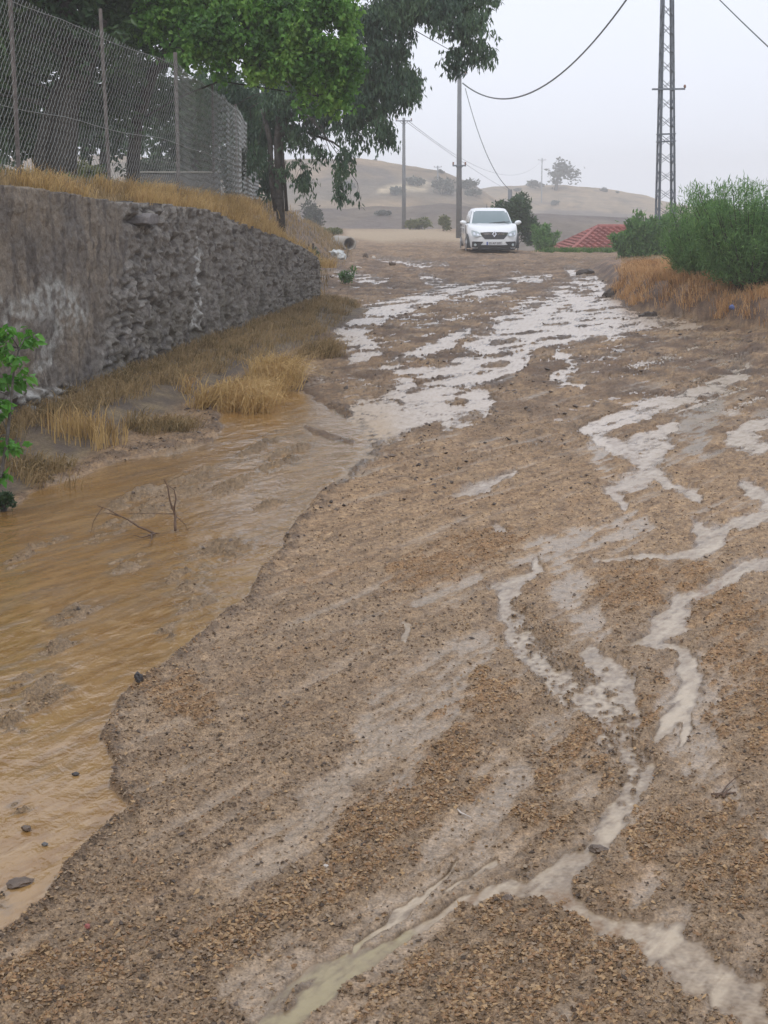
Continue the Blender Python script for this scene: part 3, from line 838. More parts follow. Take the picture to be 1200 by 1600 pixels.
scatter_bits('mud_lumps', 'small dark lumps of mud strewn over the flooded road', 'mud', 3600, (.006, .045), 'clods', 2.6, 46, lambda i: wcl[i] * np.clip(Y[i] / 18, .08, 1), flat=.6, elong=1.5, seed=6, pw=1, far_grow=True)

# ================================================================== retaining wall
def build_wall():
    Ls = np.arange(4.0, 25.81, .022); Hs = np.linspace(-.12, 1.0, 150)
    root = empty('stone_wall', (wallx(11), 11, 0))
    yy, hh = np.meshgrid(Ls, Hs); yy = yy.ravel(); hh = hh.ravel()
    top = ztop(yy) + .025 * fbm(yy / .35, yy * 0, 3, 401) + .02 * pn(yy / .1, yy * 0, 402)
    zz = np.where(hh < 0, hh, hh * top)
    xx = wallx(yy)
    u, v = proj(xx, yy, zz)
    uu = u + 10 * fbm(yy / .5, zz / .4, 3, 405); vv = v + 8 * fbm(yy / .4, zz / .4, 3, 406)
    # masks drafted from the photograph
    plaster = ss(16, -14, 14 * fbm(yy / .12, zz / .1, 3, 407) + poly_sd(uu, vv, [(-900, 150), (120, 150), (175, 300), (190, 330), (195, 380), (185, 420), (160, 470), (150, 540), (150, 604), (-900, 604)]))
    plaster = np.where(yy < 9.5, ss(.35, .42, zz), plaster)
    pale = np.clip(seg_d(uu, vv, [(20, 490), (80, 460), (110, 490), (60, 540)], [16, 24, 20, 12]) + seg_d(uu, vv, [(50, 575), (70, 560)], [8, 8])
                   + seg_d(uu, vv, [(-60, 470), (0, 500)], [40, 20]), 0, 1) * np.clip(.5 + 2.2 * fbm(yy / .12, zz / .10, 3, 411), 0, 1)
    under = ss(4, -4, poly_sd(uu, vv, [(-900, 604), (150, 604), (165, 640), (140, 700), (-900, 700)]))
    streak = seg_d(u, v, [(308, 360), (310, 420), (306, 470), (303, 505)], [2.5, 3, 4, 7])
    hole = seg_d(uu, vv, [(195, 342), (235, 346)], [6, 5])
    q1, q2, cid = vor(yy / .36 + .45 * fbm(yy / .3, zz / .2, 3, 7), zz / .24 + .45 * fbm(yy / .3, zz / .2, 2, 8), 13)
    edge = np.clip((q2 - q1) * 3.2, 0, 1)
    r1, r2, cid2 = vor(yy / .15, zz / .11, 19)
    edge2 = np.clip((r2 - r1) * 3, 0, 1)
    rough = 1 - plaster
    bulge = (.075 * edge ** .5 + .04 * cid) * (.18 + .82 * ss(290, 210, u)) + .018 * edge2
    vert = .05 * fbm(yy / .12, zz / .5, 4, 421) + .03 * fbm(yy / .25, zz / .25, 4, 423)
    n = .030 * fbm(yy / .5, zz / .5, 4, 431) + .014 * fbm(yy / .07, zz / .07, 4, 441)
    rdg = 1 - 2.4 * np.abs(fbm(yy / .30 + .3 * n, zz / .20, 4, 433))
    d = n + rough * (bulge * .75 - .07 + vert + .075 * rdg) + plaster * (.045 + .016 * fbm(yy / .06, zz / .06, 4, 451) + .03 * fbm(yy / .3, zz / .3, 3, 452)) + under * (.05 * edge + .02)
    d = d - .05 * hole - .035 * (np.abs(v - 606) < 2.5) * (yy < 14.6) * (yy > 9.8)
    d = d * ss(0, .05, 25.8 - yy)
    c = np.tile(np.array([.175, .155, .135]), (len(yy), 1))
    c = lerp(c, np.array([.36, .34, .315]), rough * np.clip(.4 + rdg, 0, 1) * ss(330, 170, u) * .9 * cid)  # paler grey stones, with highlights painted along their ridges
    c = lerp(c, np.array([.24, .20, .155]), plaster * np.clip(.5 + 1.6 * fbm(yy / .7, zz / .5, 3, 461), 0, 1))
    c = lerp(c, np.array([.27, .25, .22]), rough * np.clip(.1 + .9 * rdg, 0, 1) * .6)
    c = lerp(c, np.array([.045, .04, .036]), rough * np.clip(-.05 - 1.4 * rdg, 0, 1) * .9)  # shade painted into the crevices between the ridges
    c = lerp(c, np.array([.08, .072, .068]), np.clip(rough * (1 - edge * 1.4), 0, 1) * .8 * ss(300, 220, u))
    c = lerp(c, np.array([.09, .08, .075]), np.clip(2.0 * fbm(yy / .10, zz / .5, 3, 471), 0, .7))
    c = lerp(c, np.array([.13, .115, .085]), np.clip(.3 + 1.5 * fbm(yy / .5, zz / .3, 3, 475), 0, .7) * ss(.7, .1, zz / top) * rough)
    c = lerp(c, np.array([.42, .42, .39]), pale * .8)
    c = lerp(c, np.array([.45, .44, .41]), under * np.clip(.7 * cid + 1.6 * fbm(yy / .10, zz / .14, 3, 481), 0, 1) * edge * (v < 665))
    c = lerp(c, np.array([.50, .49, .46]), np.clip(streak * (.6 + 2 * fbm(yy / .05, zz / .1, 2, 491)), 0, 1))
    nl, nh = len(Ls), len(Hs)
    # normal points toward the road (+x, slightly -y)
    V0 = np.stack([xx + d, yy - d * .12, zz], 1)
    i0 = (np.arange(nh - 1)[:, None] * nl + np.arange(nl - 1)[None, :]).ravel()
    Fq = [np.stack([i0, i0 + 1, i0 + nl + 1, i0 + nl], 1)]
    # top, back and end
    base = len(V0)
    topi = (nh - 1) * nl + np.arange(nl); boti = np.arange(nl)
    bt = V0[topi].copy(); bt[:, 0] -= .42 + d[topi]; bt[:, 2] += .01
    bb = V0[boti].copy(); bb[:, 0] -= .42 + d[boti]
    V1 = np.concatenate([V0, bt, bb]); c1 = np.concatenate([c, c[topi], c[boti]])
    a = np.arange(nl - 1)
    Fq.append(np.stack([topi[:-1], topi[1:], base + a + 1, base + a], 1))
    Fq.append(np.stack([base + a, base + a + 1, base + nl + a + 1, base + nl + a], 1))
    endi = np.arange(nh) * nl + nl - 1
    me_v = len(V1)
    back = V0[endi].copy(); back[:, 0] -= .42; back[:, 1] += .04 * pn(back[:, 2] / .2, back[:, 2] * 0, 9)
    V1 = np.concatenate([V1, back]); c1 = np.concatenate([c1, c[endi]])
    e = np.arange(nh - 1)
    Fq.append(np.stack([endi[:-1], me_v + e, me_v + e + 1, endi[1:]], 1))
    V1 = V1 - np.array([wallx(11), 11, 0])
    w_ = mesh_np('masonry', V1, Fq, M['wall'], root, cols={'base': c1})
    tag(w_, 'rough masonry, plastered grey on its near part')
    # flat slab jutting from below the grass line
    p = PD(213, 343, 15.0)
    mb = MB(); mb.prism([(-.30, -.035), (-.22, -.05), (.28, -.04), (.36, 0), (.30, .05), (-.1, .06), (-.28, .03)], (wallx(15) - .2 - wallx(11), 15.05 - 11, p.z), (0, 1, 0), (0, 0, 1), (1, 0, 0), .36)
    mb.build('cap_stone', M['cap'], root, bevel=.012)
    tag(root, 'long grey stone and plaster retaining wall beside the brown pool', 'wall')
build_wall()

# ================================================================== chain link fence
def build_fence():
    root = empty('chain_link_fence', (FENCE[0][0], FENCE[0][1], float(fencez(6))))
    org = np.array([FENCE[0][0], FENCE[0][1], float(fencez(6))])
    pts = np.array(FENCE); seg = np.hypot(*np.diff(pts, axis=0).T); cum = np.concatenate([[0], np.cumsum(seg)])
    Ltot = cum[-1]
    def at(s): return np.interp(s, cum, pts[:, 0]), np.interp(s, cum, pts[:, 1])
    Hf = 1.5; pw_, ph_ = .042, .085
    nw = int(Ltot / pw_)
    nk = int(Hf / (ph_ / 2)) + 1
    k = np.arange(nk)
    VS = []; 
    sI = np.arange(nw)[:, None] * pw_
    gj = np.random.default_rng(4)
    s = sI + np.where((k[None, :] + np.arange(nw)[:, None]) % 2 == 0, 0, pw_ * 1.04) + gj.normal(0, .0015, (nw, 1))
    hgt = (k * ph_ / 2 + .02)[None, :] + 0 * s + (gj.uniform(-.022, .022, (nw, 1)) * ss(16, 24, 6 + sI)) + gj.normal(0, .002, s.shape)
    fx_, fy_ = at(s.ravel()); fx_ = fx_.reshape(s.shape); fy_ = fy_.reshape(s.shape)
    sag = .03 * fbm(s / 1.6, hgt / 1.0, 2, 5)
    hgt = hgt * (1 - .05 * np.abs(np.sin(s * 1.3)) * .5) 
    fx_ = fx_ + sag; 
    zz = fencez(fy_) + hgt + .015 * pn(s / .9, s * 0, 3)
    off = np.where(np.arange(nw) % 2 == 0, .0015, -.0015)[:, None]
    Pc = np.stack([fx_ + off, fy_, zz], 2)          # nw, nk, 3
    R = .0019
    ring = np.array([(R, 0, 0), (-R * .5, R * .87, 0), (-R * .5, -R * .87, 0)])
    Vv = (Pc[:, :, None, :] + ring[None, None]).reshape(-1, 3) - org
    b = (np.arange(nw)[:, None] * nk + np.arange(nk - 1)[None, :]).ravel() * 3
    Fq = np.concatenate([np.stack([b + i, b + (i + 1) % 3, b + 3 + (i + 1) % 3, b + 3 + i], 1) for i in range(3)])
    mesh_np('wire_mesh', Vv, Fq, M['galv'], root, smooth=False)
    # tension wires
    for h in (.62, 1.47):
        mb = MB(); ss_ = np.linspace(0, Ltot, 70)
        a, b2 = at(ss_)
        mb.tube([(x - org[0] + .004, y - org[1], float(fencez(y)) + h - .03 * abs(math.sin(q * 1.1)) - org[2]) for x, y, q in zip(a, b2, ss_)], .0028, 5)
        mb.build('tension_wire', M['galv'], root)
    posts = [(-3.4, 9.5, 1.9, 0), (-3.02, 13.1, 1.75, .01), (-2.72, 15.7, 1.74, .035), (-2.36, 18.2, 1.62, 0), (-2.3, 21.4, 1.55, -.01), (-2.32, 25.2, 1.55, .02), (-2.66, 30.5, 1.5, 0), (-3.0, 36, 1.55, 0), (-3.2, 40, 1.55, 0)]
    for x, y, h, ln in posts:
        z = float(fencez(y))
        mb = MB(); mb.bar((x - .02 - org[0], y - org[1], z - .1 - org[2]), (x - .02 - ln - org[0], y - org[1], z + h - org[2]), .042, .03)
        mb.build('fence_post', M['post'], root, bevel=.004)
    tag(root, 'rusty wire chain link fence running along the top of the stone wall', 'fence')
build_fence()

# ================================================================== grass
def grass(name, label, cat, cx, cy, cz, n_rep, h, w_, lean, matn, seed, spread=.03, dirb=None, droop=.5, kind='stuff'):
    """many curved blades: roots at cx,cy,cz repeated n_rep times"""
    g = np.random.default_rng(seed)
    x = np.repeat(cx, n_rep); y = np.repeat(cy, n_rep); z = np.repeat(cz, n_rep)
    n = len(x)
    x = x + g.normal(0, spread, n); y = y + g.normal(0, spread, n)
    hh = h[0] + (h[1] - h[0]) * g.random(n) ** 1.3
    a = g.uniform(0, 2 * math.pi, n)
    ln = lean * g.random(n) * hh
    lx, ly = np.cos(a) * ln, np.sin(a) * ln
    if dirb is not None:
        lx = lx + dirb[0] * hh * g.random(n); ly = ly + dirb[1] * hh * g.random(n)
    b = g.uniform(0, math.pi, n); wx_, wy_ = np.cos(b) * w_ * .5, np.sin(b) * w_ * .5
    dr = droop * g.random(n)
    L0 = np.stack([x - wx_, y - wy_, z - .02], 1); R0 = np.stack([x + wx_, y + wy_, z - .02], 1)
    L1 = np.stack([x + lx * .4 - wx_ * .8, y + ly * .4 - wy_ * .8, z + hh * .6], 1); R1 = L1 + np.stack([wx_ * 1.6, wy_ * 1.6, hh * 0], 1)
    Tt = np.stack([x + lx * 1.15, y + ly * 1.15, z + hh * (1 - dr)], 1)
    Vv = np.stack([L0, R0, L1, R1, Tt], 1).reshape(-1, 3)
    i = np.arange(n)[:, None] * 5
    F4 = i + np.array([[0, 1, 3, 2]]); F3 = i + np.array([[2, 3, 4]])
    var = np.repeat(np.clip(.5 * g.random(n) + .25 + .9 * fbm(x / .35, y / .5, 3, seed + 700), 0, 1), 5)
    o = mesh_np(name, Vv, [F4, F3], M[matn], smooth=False, attrs={'var': var})
    if label: tag(o, label, cat, kind=kind)
    return o

g = np.random.default_rng(77)
# straw along the wall's top edge and on the slope behind it
n = 5200
y = 7 + 21 * g.random(n) ** .9
wdt = np.interp(y, [7, 16, 18, 22, 26, 28], [.35, .40, .6, .85, 1.1, .8])
x = wallx(y) - .06 - g.random(n) ** 1.2 * wdt
k = fbm(x / .3, y / .5, 2, 501) > -.08 + .26 * (y < 15)
k &= ~((y > 14.6) & (y < 15.3) & (x > wallx(y) - .3))
x, y = x[k], y[k]
z = np.where(x > wallx(y) - .15, ztop(y), zbig(x, y))
grass('dry_grass', 'golden straw grass hanging over the top edge of the stone wall', 'grass', x, y, z, 7, (.05, .24), .006, .8, 'straw', 1, .04, dirb=(.55, -.1), droop=.75)
# strip under the fence in front, short
n = 2600
y = 8 + 10 * g.random(n); x = fencex(y) - .5 + 1.0 * g.random(n)
grass('dry_grass', 'short dry yellow grass under the chain link fence', 'grass', x, y, zbig(x, y), 5, (.05, .17), .006, .7, 'straw_dull', 2, .04)
# verge at the wall's foot
n = 5200
y = 8 + 18 * g.random(n) ** .95; vw = np.interp(y, [6, 9, 13, 21, 26, 28], [.9, .95, 1.25, 1.05, .7, .3])
x = wallx(y) + .02 + vw * (g.random(n) ** 1.2) * np.interp(y, [8, 12, 15, 20], [.40, .45, .65, .85])
k = fbm(x / .25, y / .45, 3, 511) > -.03
x, y = x[k], y[k]
grass('dry_grass', 'matted dry grass on the narrow verge at the foot of the stone wall', 'grass', x, y, zbig(x, y) + .01, 7, (.04, .15), .006, 1.4, 'straw_dull', 3, .05, dirb=(.5, -.2), droop=.8)
# distinct clumps on the verge
CL = [((425, 555), .32, 1000, 'straw', 'large arching clump of golden straw spilling from the wall foot, nearest the wall end'),
      ((365, 585), .26, 1100, 'straw', 'broad golden straw clump at the wall foot, left of the largest arching one'),
      ((500, 515), .24, 500, 'straw_dull', 'dry grass clump on the verge just before the end of the stone wall'),
      ((128, 645), .20, 240, 'straw', 'upright tuft of pale straw stalks under the whitish stones of the wall'),
      ((45, 690), .12, 360, 'straw_dull', 'untidy dry grass clump beside the green sapling on the left'),
      ((250, 622), .13, 600, 'straw_dull', 'flattened olive and straw clump at the middle of the verge')]
for (px, py), hh, nb, mt, lab in CL:
    p = P(px, py + 18, .16)
    p.x = max(p.x, wallx(p.y) + .12)
    m_ = 40
    cx = p.x + g.normal(0, .12, m_); cy = p.y + g.normal(0, .30 if py < 600 else .16, m_)
    cx = np.maximum(cx, wallx(cy) + .05)
    up = hh if 'upright' in lab else hh
    grass('grass_clump', None, None, cx, cy, zbig(cx, cy), nb // m_ * 2, (hh * .5, hh * 1.25), .007, .5 if 'upright' in lab else 1.0, mt, int(px), .05, dirb=(.0, 0) if 'upright' in lab else (.75, -.35), droop=.2 if 'upright' in lab else .85)
    o = C.objects[-1] if False else bpy.data.objects[[q.name for q in bpy.data.objects if q.name.startswith('grass_clump')][-1]]
    tag(o, lab, 'grass clump', group='grass clumps at the foot of the wall')
# right bank
def xfoot(y): return np.interp(y, [6, 10, 15, 18.5, 20.5, 22.2, 23.4, 24.8, 28.8, 34, 38.6, 46, 54], [9.5, 8, 6.2, 5.35, 5.1, 4.72, 4.36, 3.9, 4.12, 4.72, 5.0, 6.2, 8])
n = 9000
y = 17 + 15 * g.random(n); x = xfoot(y) + .12 + 2.3 * g.random(n) ** .95
k = (fbm(x / .3, y / .5, 3, 521) > .0) & ((y < 29) | (x > xfoot(y) + .4))
x, y = x[k], y[k]
grass('dry_grass', 'rusty orange dry grass covering the earth bank on the right', 'grass', x, y, zbig(x, y) + .02, 9, (.05, .24), .0075, .9, 'straw_orange', 4, .06, dirb=(-.35, -.3), droop=.8)
n = 900
y = 30 + 22 * g.random(n); x = xfoot(y) + .8 + 5 * g.random(n)
grass('dry_grass', 'thin pale dry grass on the flat ground beyond the right bank', 'grass', x, y, zbig(x, y), 6, (.03, .12), .012, .6, 'straw_dull', 5, .12)
n = 2600
y = 52.2 + 2.4 * g.random(n); x = 5.3 + .3 * (y - 52) + 4.5 * g.random(n)
grass('green_grass', 'green grass along the lip in front of the red roof', 'grass', x, y, zbig(x, y), 6, (.08, .26), .03, .6, 'green_grass', 6, .15)
n = 2400
y = 18 + 9 * g.random(n); x = xfoot(y) + 1.6 + 2.2 * g.random(n)
grass('green_grass', 'green grass growing through the straw below the big right bush', 'grass', x, y, zbig(x, y), 6, (.2, .5), .012, .4, 'green_grass', 7, .1)
# garden grass behind the fence
n = 3000
y = 15 + 18 * g.random(n); x = fencex(y) - .8 - 5 * g.random(n)
grass('green_grass', 'pale green garden grass seen through the chain link fence', 'grass', x, y, zbig(x, y), 6, (.08, .28), .014, .5, 'green_grass', 8, .15)
# left earth bank past the wall
n = 4200
y = 26.3 + 50 * g.random(n) ** 1.4; ft = np.interp(y, [25, 30, 40, 50, 60, 70, 80, 100], [-1.0, -1.25, -1.3, -1.12, -1.3, -1.8, -2.6, -5]); x = ft - .1 - 3.5 * g.random(n)
k = fbm(x / .8, y / 2, 2, 541) > -.05
x, y = x[k], y[k]
grass('dry_grass', 'sparse dry weeds on the earth bank beyond the wall end', 'grass', x, y, zbig(x, y), 5, (.05, .22), .018, .6, 'straw_dull', 9, .15)

# ================================================================== leaves, shrubs and trees
def leaf_mesh(name, pos, length, width, matn, parent=None, seed=0, droop=.6, org=(0, 0, 0), var=None, updir=None):
    """pos (N,3): one folded rhombic leaf at each"""
    g = np.random.default_rng(seed); n = len(pos)
    az = g.uniform(0, 2 * math.pi, n)
    el = -droop * 1.4 + g.normal(0, .45, n) if updir is None else updir + g.normal(0, .35, n)
    el = el + (g.normal(0, .35, n) if updir is not None else 0)
    d = np.stack([np.cos(az) * np.cos(el), np.sin(az) * np.cos(el), np.sin(el)], 1)
    rnd = g.normal(0, 1, (n, 3)); sdv = np.cross(d, rnd); sdv /= np.linalg.norm(sdv, axis=1)[:, None] + 1e-9
    nn = np.cross(d, sdv)
    Lh = (length * g.uniform(.65, 1.25, n))[:, None]; Wd = (width * g.uniform(.7, 1.25, n))[:, None]
    p0 = pos - np.array(org); tip = p0 + d * Lh
    mid = p0 + d * Lh * .45
    a = mid + sdv * Wd * .5 + nn * Wd * .18; b = mid - sdv * Wd * .5 + nn * Wd * .18
    V_ = np.stack([p0, a, tip, b], 1).reshape(-1, 3)
    i = np.arange(n)[:, None] * 4
    Fc = np.concatenate([i + np.array([[0, 1, 2]]), i + np.array([[0, 2, 3]])])
    vv = np.repeat(np.clip(g.normal(.45, .22, n) if var is None else var + g.normal(0, .15, n), 0, 1), 4)
    return mesh_np(name, V_, Fc, M[matn], parent, smooth=False, attrs={'var': vv})

def blob_points(g, c, r, n, shell=.35):
    v = g.normal(0, 1, (n, 3)); v /= np.linalg.norm(v, axis=1)[:, None]
    q = (shell + (1 - shell) * g.random(n)) ** .6
    return np.array(c) + v * q[:, None] * np.array(r)

def tree(name, label, cat, base, trunk, trad, blobs, leafmat, llen, lwid, dens, seed, droop=.6, bark='bark', group=None, twig_n=14, extra_stems=None, crownname='crown', sprig=9, depthf=.8):
    """trunk: list of world points; blobs: (centre, radii); leaves sit in sprigs inside the blobs, limbs reach every blob"""
    g = np.random.default_rng(seed)
    root = empty(name, base)
    o = Vector(base)
    mb = MB()
    mb.tube([Vector(p) - o for p in trunk], trad, 9)
    for stp, sr in (extra_stems or []):
        mb.tube([Vector(p) - o for p in stp], sr, 7)
    tr = [Vector(p) for p in trunk]
    leaves = []; vs = []
    for (c, r) in blobs:
        c = Vector(c)
        s = min(tr[len(tr) // 3:], key=lambda q: (q - c).length + max(0, q.z - c.z) * 1.5)
        midp = s.lerp(c, .5) + Vector((g.normal(0, .12), g.normal(0, .12), .12 * (c - s).length))
        rad0 = max(.014, trad[-1] * .6 if hasattr(trad, '__len__') else .03)
        mb.tube([s - o, s.lerp(midp, .5) - o + Vector((0, 0, .05)), midp - o, c - o], [rad0, rad0 * .8, rad0 * .6, rad0 * .3], 5)
        vol = r[0] * r[2]
        ns = max(3, int(dens * vol))
        cen = blob_points(g, c, r, ns)
        # clumpy: drop sprigs in some hollows so sky shows through
        kk = fbm(cen[:, 0] / .35 + cen[:, 1], cen[:, 2] / .35, 2, seed) > -.22
        cen = cen[kk]
        for q in cen[:twig_n]:
            qv = Vector(q)
            mb.tube([c - o, c.lerp(qv, .5) - o + Vector((0, 0, .03)), qv - o], [rad0 * .35, rad0 * .22, .004], 4, cap=False)
        if len(cen):
            dv = g.normal(0, 1, (len(cen), 3)); dv[:, 2] -= droop * 1.2; dv /= np.linalg.norm(dv, axis=1)[:, None]
            tt = g.random((len(cen), sprig, 1))
            pp = cen[:, None, :] + dv[:, None, :] * tt * llen * 2.3 + g.normal(0, lwid * .55, (len(cen), sprig, 3))
            leaves.append(pp.reshape(-1, 3)); vs.append(np.repeat(np.clip(.45 + 1.0 * fbm(cen[:, 0] / .5, cen[:, 2] / .5, 2, seed + 3), 0, 1), sprig))
    mb.build('trunk', M[bark], root, smooth=True)
    leaf_mesh(crownname, np.concatenate(leaves), llen, lwid, leafmat, root, seed, droop, base, var=np.concatenate(vs))
    tag(root, label, cat, group)
    return root

def PB(px, py, d, rx, ry, dd=None):
    """blob from drafting pixels at depth d"""
    k = 1 / ppm(d)
    return (tuple(PD(px, py, d)), (rx * k, (dd if dd else (rx + ry) * .5 * k), ry * k))

# -- big dark tree behind the fence
d = 20.0
A0 = PD(95, 288, d); A0.z = zg(A0.x, A0.y)
tkA = [A0 - Vector((0, 0, .2)), PD(98, 240, d), PD(104, 180, d), PD(112, 100, d), PD(105, 20, d), PD(110, -90, d), PD(120, -200, d)]
blA = [PB(*b) for b in [(-60, 40, 19, 70, 90), (20, 130, 21, 60, 70), (10, 20, 20, 80, 60), (90, 0, 20, 70, 50), (150, 60, 20, 60, 60), (190, 130, 21, 50, 55), (230, 60, 22, 60, 60),
       (60, -80, 20, 120, 70), (200, -60, 21, 110, 70), (300, -30, 22, 70, 50), (-40, -60, 19, 90, 90), (120, -190, 20, 160, 90), (40, 210, 23, 50, 40), (250, 150, 23, 40, 45), (140, 160, 23, 40, 40), (-80, 160, 20, 60, 60), (30, 90, 23, 50, 60), (0, 10, 23, 60, 60), (-20, 130, 24, 50, 50), (170, 10, 23, 60, 50), (60, 60, 24, 60, 50)]]
tree('dark_tree', 'dark tree with a thick forked trunk right behind the fence', 'tree', A0, tkA, [.21, .18, .16, .13, .11, .09, .06], blA, 'leaf_dark', .13, .062, 620, 21, droop=.3,
     extra_stems=[([PD(68, 290, d), PD(66, 240, d), PD(75, 190, d), PD(98, 130, d)], [.12, .11, .10, .09]), ([PD(104, 180, d), PD(135, 110, d), PD(160, 30, d)], [.12, .1, .07])], sprig=10)
# -- bright maple
d = 21.0
B0 = PD(207, 292, 21); B0.z = zg(B0.x, B0.y)
tkB = [B0 - Vector((0, 0, .2)), PD(208, 250, 21), PD(214, 190, 21), PD(240, 110, 20.5), PD(290, 50, 20), PD(340, -20, 20), PD(360, -120, 20)]
blB = [PB(*b) for b in [(275, 40, 20, 50, 45), (330, 50, 19.5, 50, 42), (385, 45, 19.5, 50, 50), (430, 75, 19.5, 50, 42), (475, 90, 19.5, 45, 38), (515, 55, 19.5, 42, 50), (540, 95, 19.5, 28, 32),
       (535, 140, 19.5, 24, 22), (495, 150, 19.5, 38, 22), (450, 30, 19.5, 60, 40), (520, 10, 19.5, 42, 32), (400, 105, 19.5, 40, 18), (340, 100, 19.5, 26, 16), (290, 80, 19.5, 30, 18),
       (300, -40, 20, 90, 50), (420, -50, 20, 90, 50), (500, -40, 20, 60, 40), (380, -140, 20, 120, 70), (240, 15, 20, 32, 30), (395, 10, 19.5, 60, 40)]]
tree('maple_tree', 'bright green broadleaf tree whose crown hangs over the fence', 'tree', B0, tkB, [.10, .09, .08, .07, .06, .05, .03], blB, 'leaf_bright', .072, .058, 1500, 22, droop=.5, sprig=11)
# -- dark hanging tree over the road
d = 30.0
C0 = PD(441, 332, 30); C0.z = zg(C0.x, C0.y)
tkC = [C0 - Vector((0, 0, .2)), PD(436, 290, 30), PD(433, 220, 30), PD(440, 150, 30), PD(480, 90, 30), PD(540, 60, 30), PD(600, 30, 30), PD(660, 0, 30), PD(700, -20, 30)]
blC = [PB(*b) for b in [(738, 38, 29, 26, 30), (715, 85, 29, 20, 20), (753, 76, 29, 20, 13), (705, 20, 29, 34, 26), (655, 12, 29.5, 42, 22), (610, 50, 29.5, 36, 36), (600, 100, 29.5, 40, 30),
       (632, 135, 29, 30, 24), (585, 150, 29.5, 36, 28), (575, 60, 29.5, 40, 50), (592, 200, 29, 16, 26), (606, 200, 29, 9, 20), (545, 195, 29.5, 26, 22), (538, 245, 29, 13, 22),
       (533, 290, 29, 9, 20), (558, 285, 29, 9, 17), (470, 205, 30, 34, 18), (425, 190, 30.5, 34, 28), (385, 165, 31, 40, 34), (345, 130, 31, 36, 26), (470, 262, 30, 13, 22), (476, 285, 30, 6, 14), (440, 262, 30, 12, 16), (500, 160, 30, 44, 30),
       (450, 150, 30, 44, 28), (550, 120, 30, 44, 36), (400, 240, 30, 16, 22), (560, 220, 30, 14, 14), (420, 280, 30.5, 12, 20), (650, -50, 30, 90, 40), (560, -80, 30, 100, 50), (740, -10, 29.5, 40, 25), (480, 110, 30.5, 60, 40), (500, 230, 29.6, 14, 8), (570, 15, 29.5, 40, 25), (620, 12, 30, 40, 25), (690, -10, 29.5, 40, 25), (590, 125, 30, 40, 30), (560, 165, 29.5, 30, 26), (640, 118, 30, 22, 22), (395, 215, 31, 24, 26), (340, 180, 31, 30, 24)]]
tree('hanging_tree', 'tall dark tree with drooping leaf clusters reaching out over the road', 'tree', C0, tkC, [.085, .08, .07, .065, .055, .05, .04, .03, .025], blC, 'leaf_mid', .115, .038, 1500, 23, droop=1.0,
     extra_stems=[([PD(432, 330, 30), PD(424, 280, 30), PD(422, 220, 30), PD(410, 170, 30)], [.06, .055, .05, .05]), ([PD(440, 210, 30), PD(475, 205, 30), PD(520, 222, 30), PD(545, 240, 30)], [.04, .03, .02, .015]),
                  ([PD(448, 330, 30), PD(444, 270, 30), PD(438, 200, 30)], [.035, .03, .03])], sprig=8)
# -- background mass of garden trees
d = 38
for i, (px, pyb, dd, bl, lab) in enumerate([
    (300, 300, 36, [(300, 190, 36, 60, 50), (260, 230, 36, 40, 40), (340, 220, 37, 40, 40), (330, 150, 37, 60, 40), (300, 255, 36, 34, 24)], 'dusky tree in the garden, seen through the middle of the fence'),
    (160, 285, 34, [(160, 170, 34, 60, 50), (110, 210, 34, 40, 30), (190, 215, 34, 40, 24), (60, 180, 34, 60, 50), (0, 190, 34, 50, 50)], 'shadowy tree in the garden left of the first tall fence post'),
    (395, 310, 42, [(390, 200, 42, 34, 40), (370, 250, 42, 24, 30), (405, 270, 42, 16, 24), (420, 150, 42, 34, 30)], 'slim dusky tree at the far end of the fence')]):
    b0 = PD(px, pyb, dd); b0.z = zg(b0.x, b0.y)
    top = bl[0]
    tree('garden_tree', lab, 'tree', b0, [b0 - Vector((0, 0, .2)), b0 + Vector((.05, 0, .6)), b0 + Vector((.1, 0, 1.3)), PD(top[0], top[1], dd)], [.14, .12, .10, .05], [PB(*q) for q in bl], 'leaf_dark', .2, .09, 300, 50 + i, droop=.4, sprig=9, twig_n=5, group='background trees in the garden')

def shrub(name, label, px, py, d, wpx, hpx, matn, llen, lwid, n, seed, cat='shrub', group=None, upright=False, base_z=None, stems=9, depth=None):
    """shrub standing on the ground at px,py,depth d with width/height in drafting pixels"""
    g = np.random.default_rng(seed)
    b = PD(px, py, d); b.z = zg(b.x, d) if base_z is None else base_z
    k = 1 / ppm(d); W = wpx * k; Hh_ = hpx * k; Dp = depth or W * .8
    root = empty(name, b)
    mb = MB(); pts = []
    for i in range(stems):
        a = g.uniform(0, 6.28); rr_ = math.sqrt(g.random()) * .5
        tx, ty = math.cos(a) * rr_ * W, math.sin(a) * rr_ * Dp
        f = .8 if upright else .4
        tz = Hh_ * g.uniform(.45, 1.12) * (1 - (.35 if upright else .9) * rr_ ** 2)
        mb.tube([(tx * (1 - f) * .3, ty * (1 - f) * .3, -.05), (tx * .6, ty * .6, tz * .5), (tx, ty, tz)], [max(.006, W * .012), max(.004, W * .008), .003], 4, cap=False)
        m_ = n // stems
        if upright:
            t = g.random(m_) ** .7
            q = np.stack([tx * (.5 + .5 * t), ty * (.5 + .5 * t), tz * (.08 + .95 * t)], 1) + g.normal(0, 1, (m_, 3)) * np.array([W * .05, Dp * .05, Hh_ * .02])
        else:
            q = blob_points(g, (tx, ty, tz * .75), (W * .26, Dp * .26, Hh_ * .28), m_)
            q[:, 2] = np.maximum(q[:, 2], .02)
        pts.append(q)
    mb.build('stem', M['bark'], root)
    pts = np.concatenate(pts)
    leaf_mesh('foliage', pts, llen, lwid, matn, root, seed, .2, (0, 0, 0), updir=.8 if upright else .3)
    tag(root, label, cat, group)
    return root

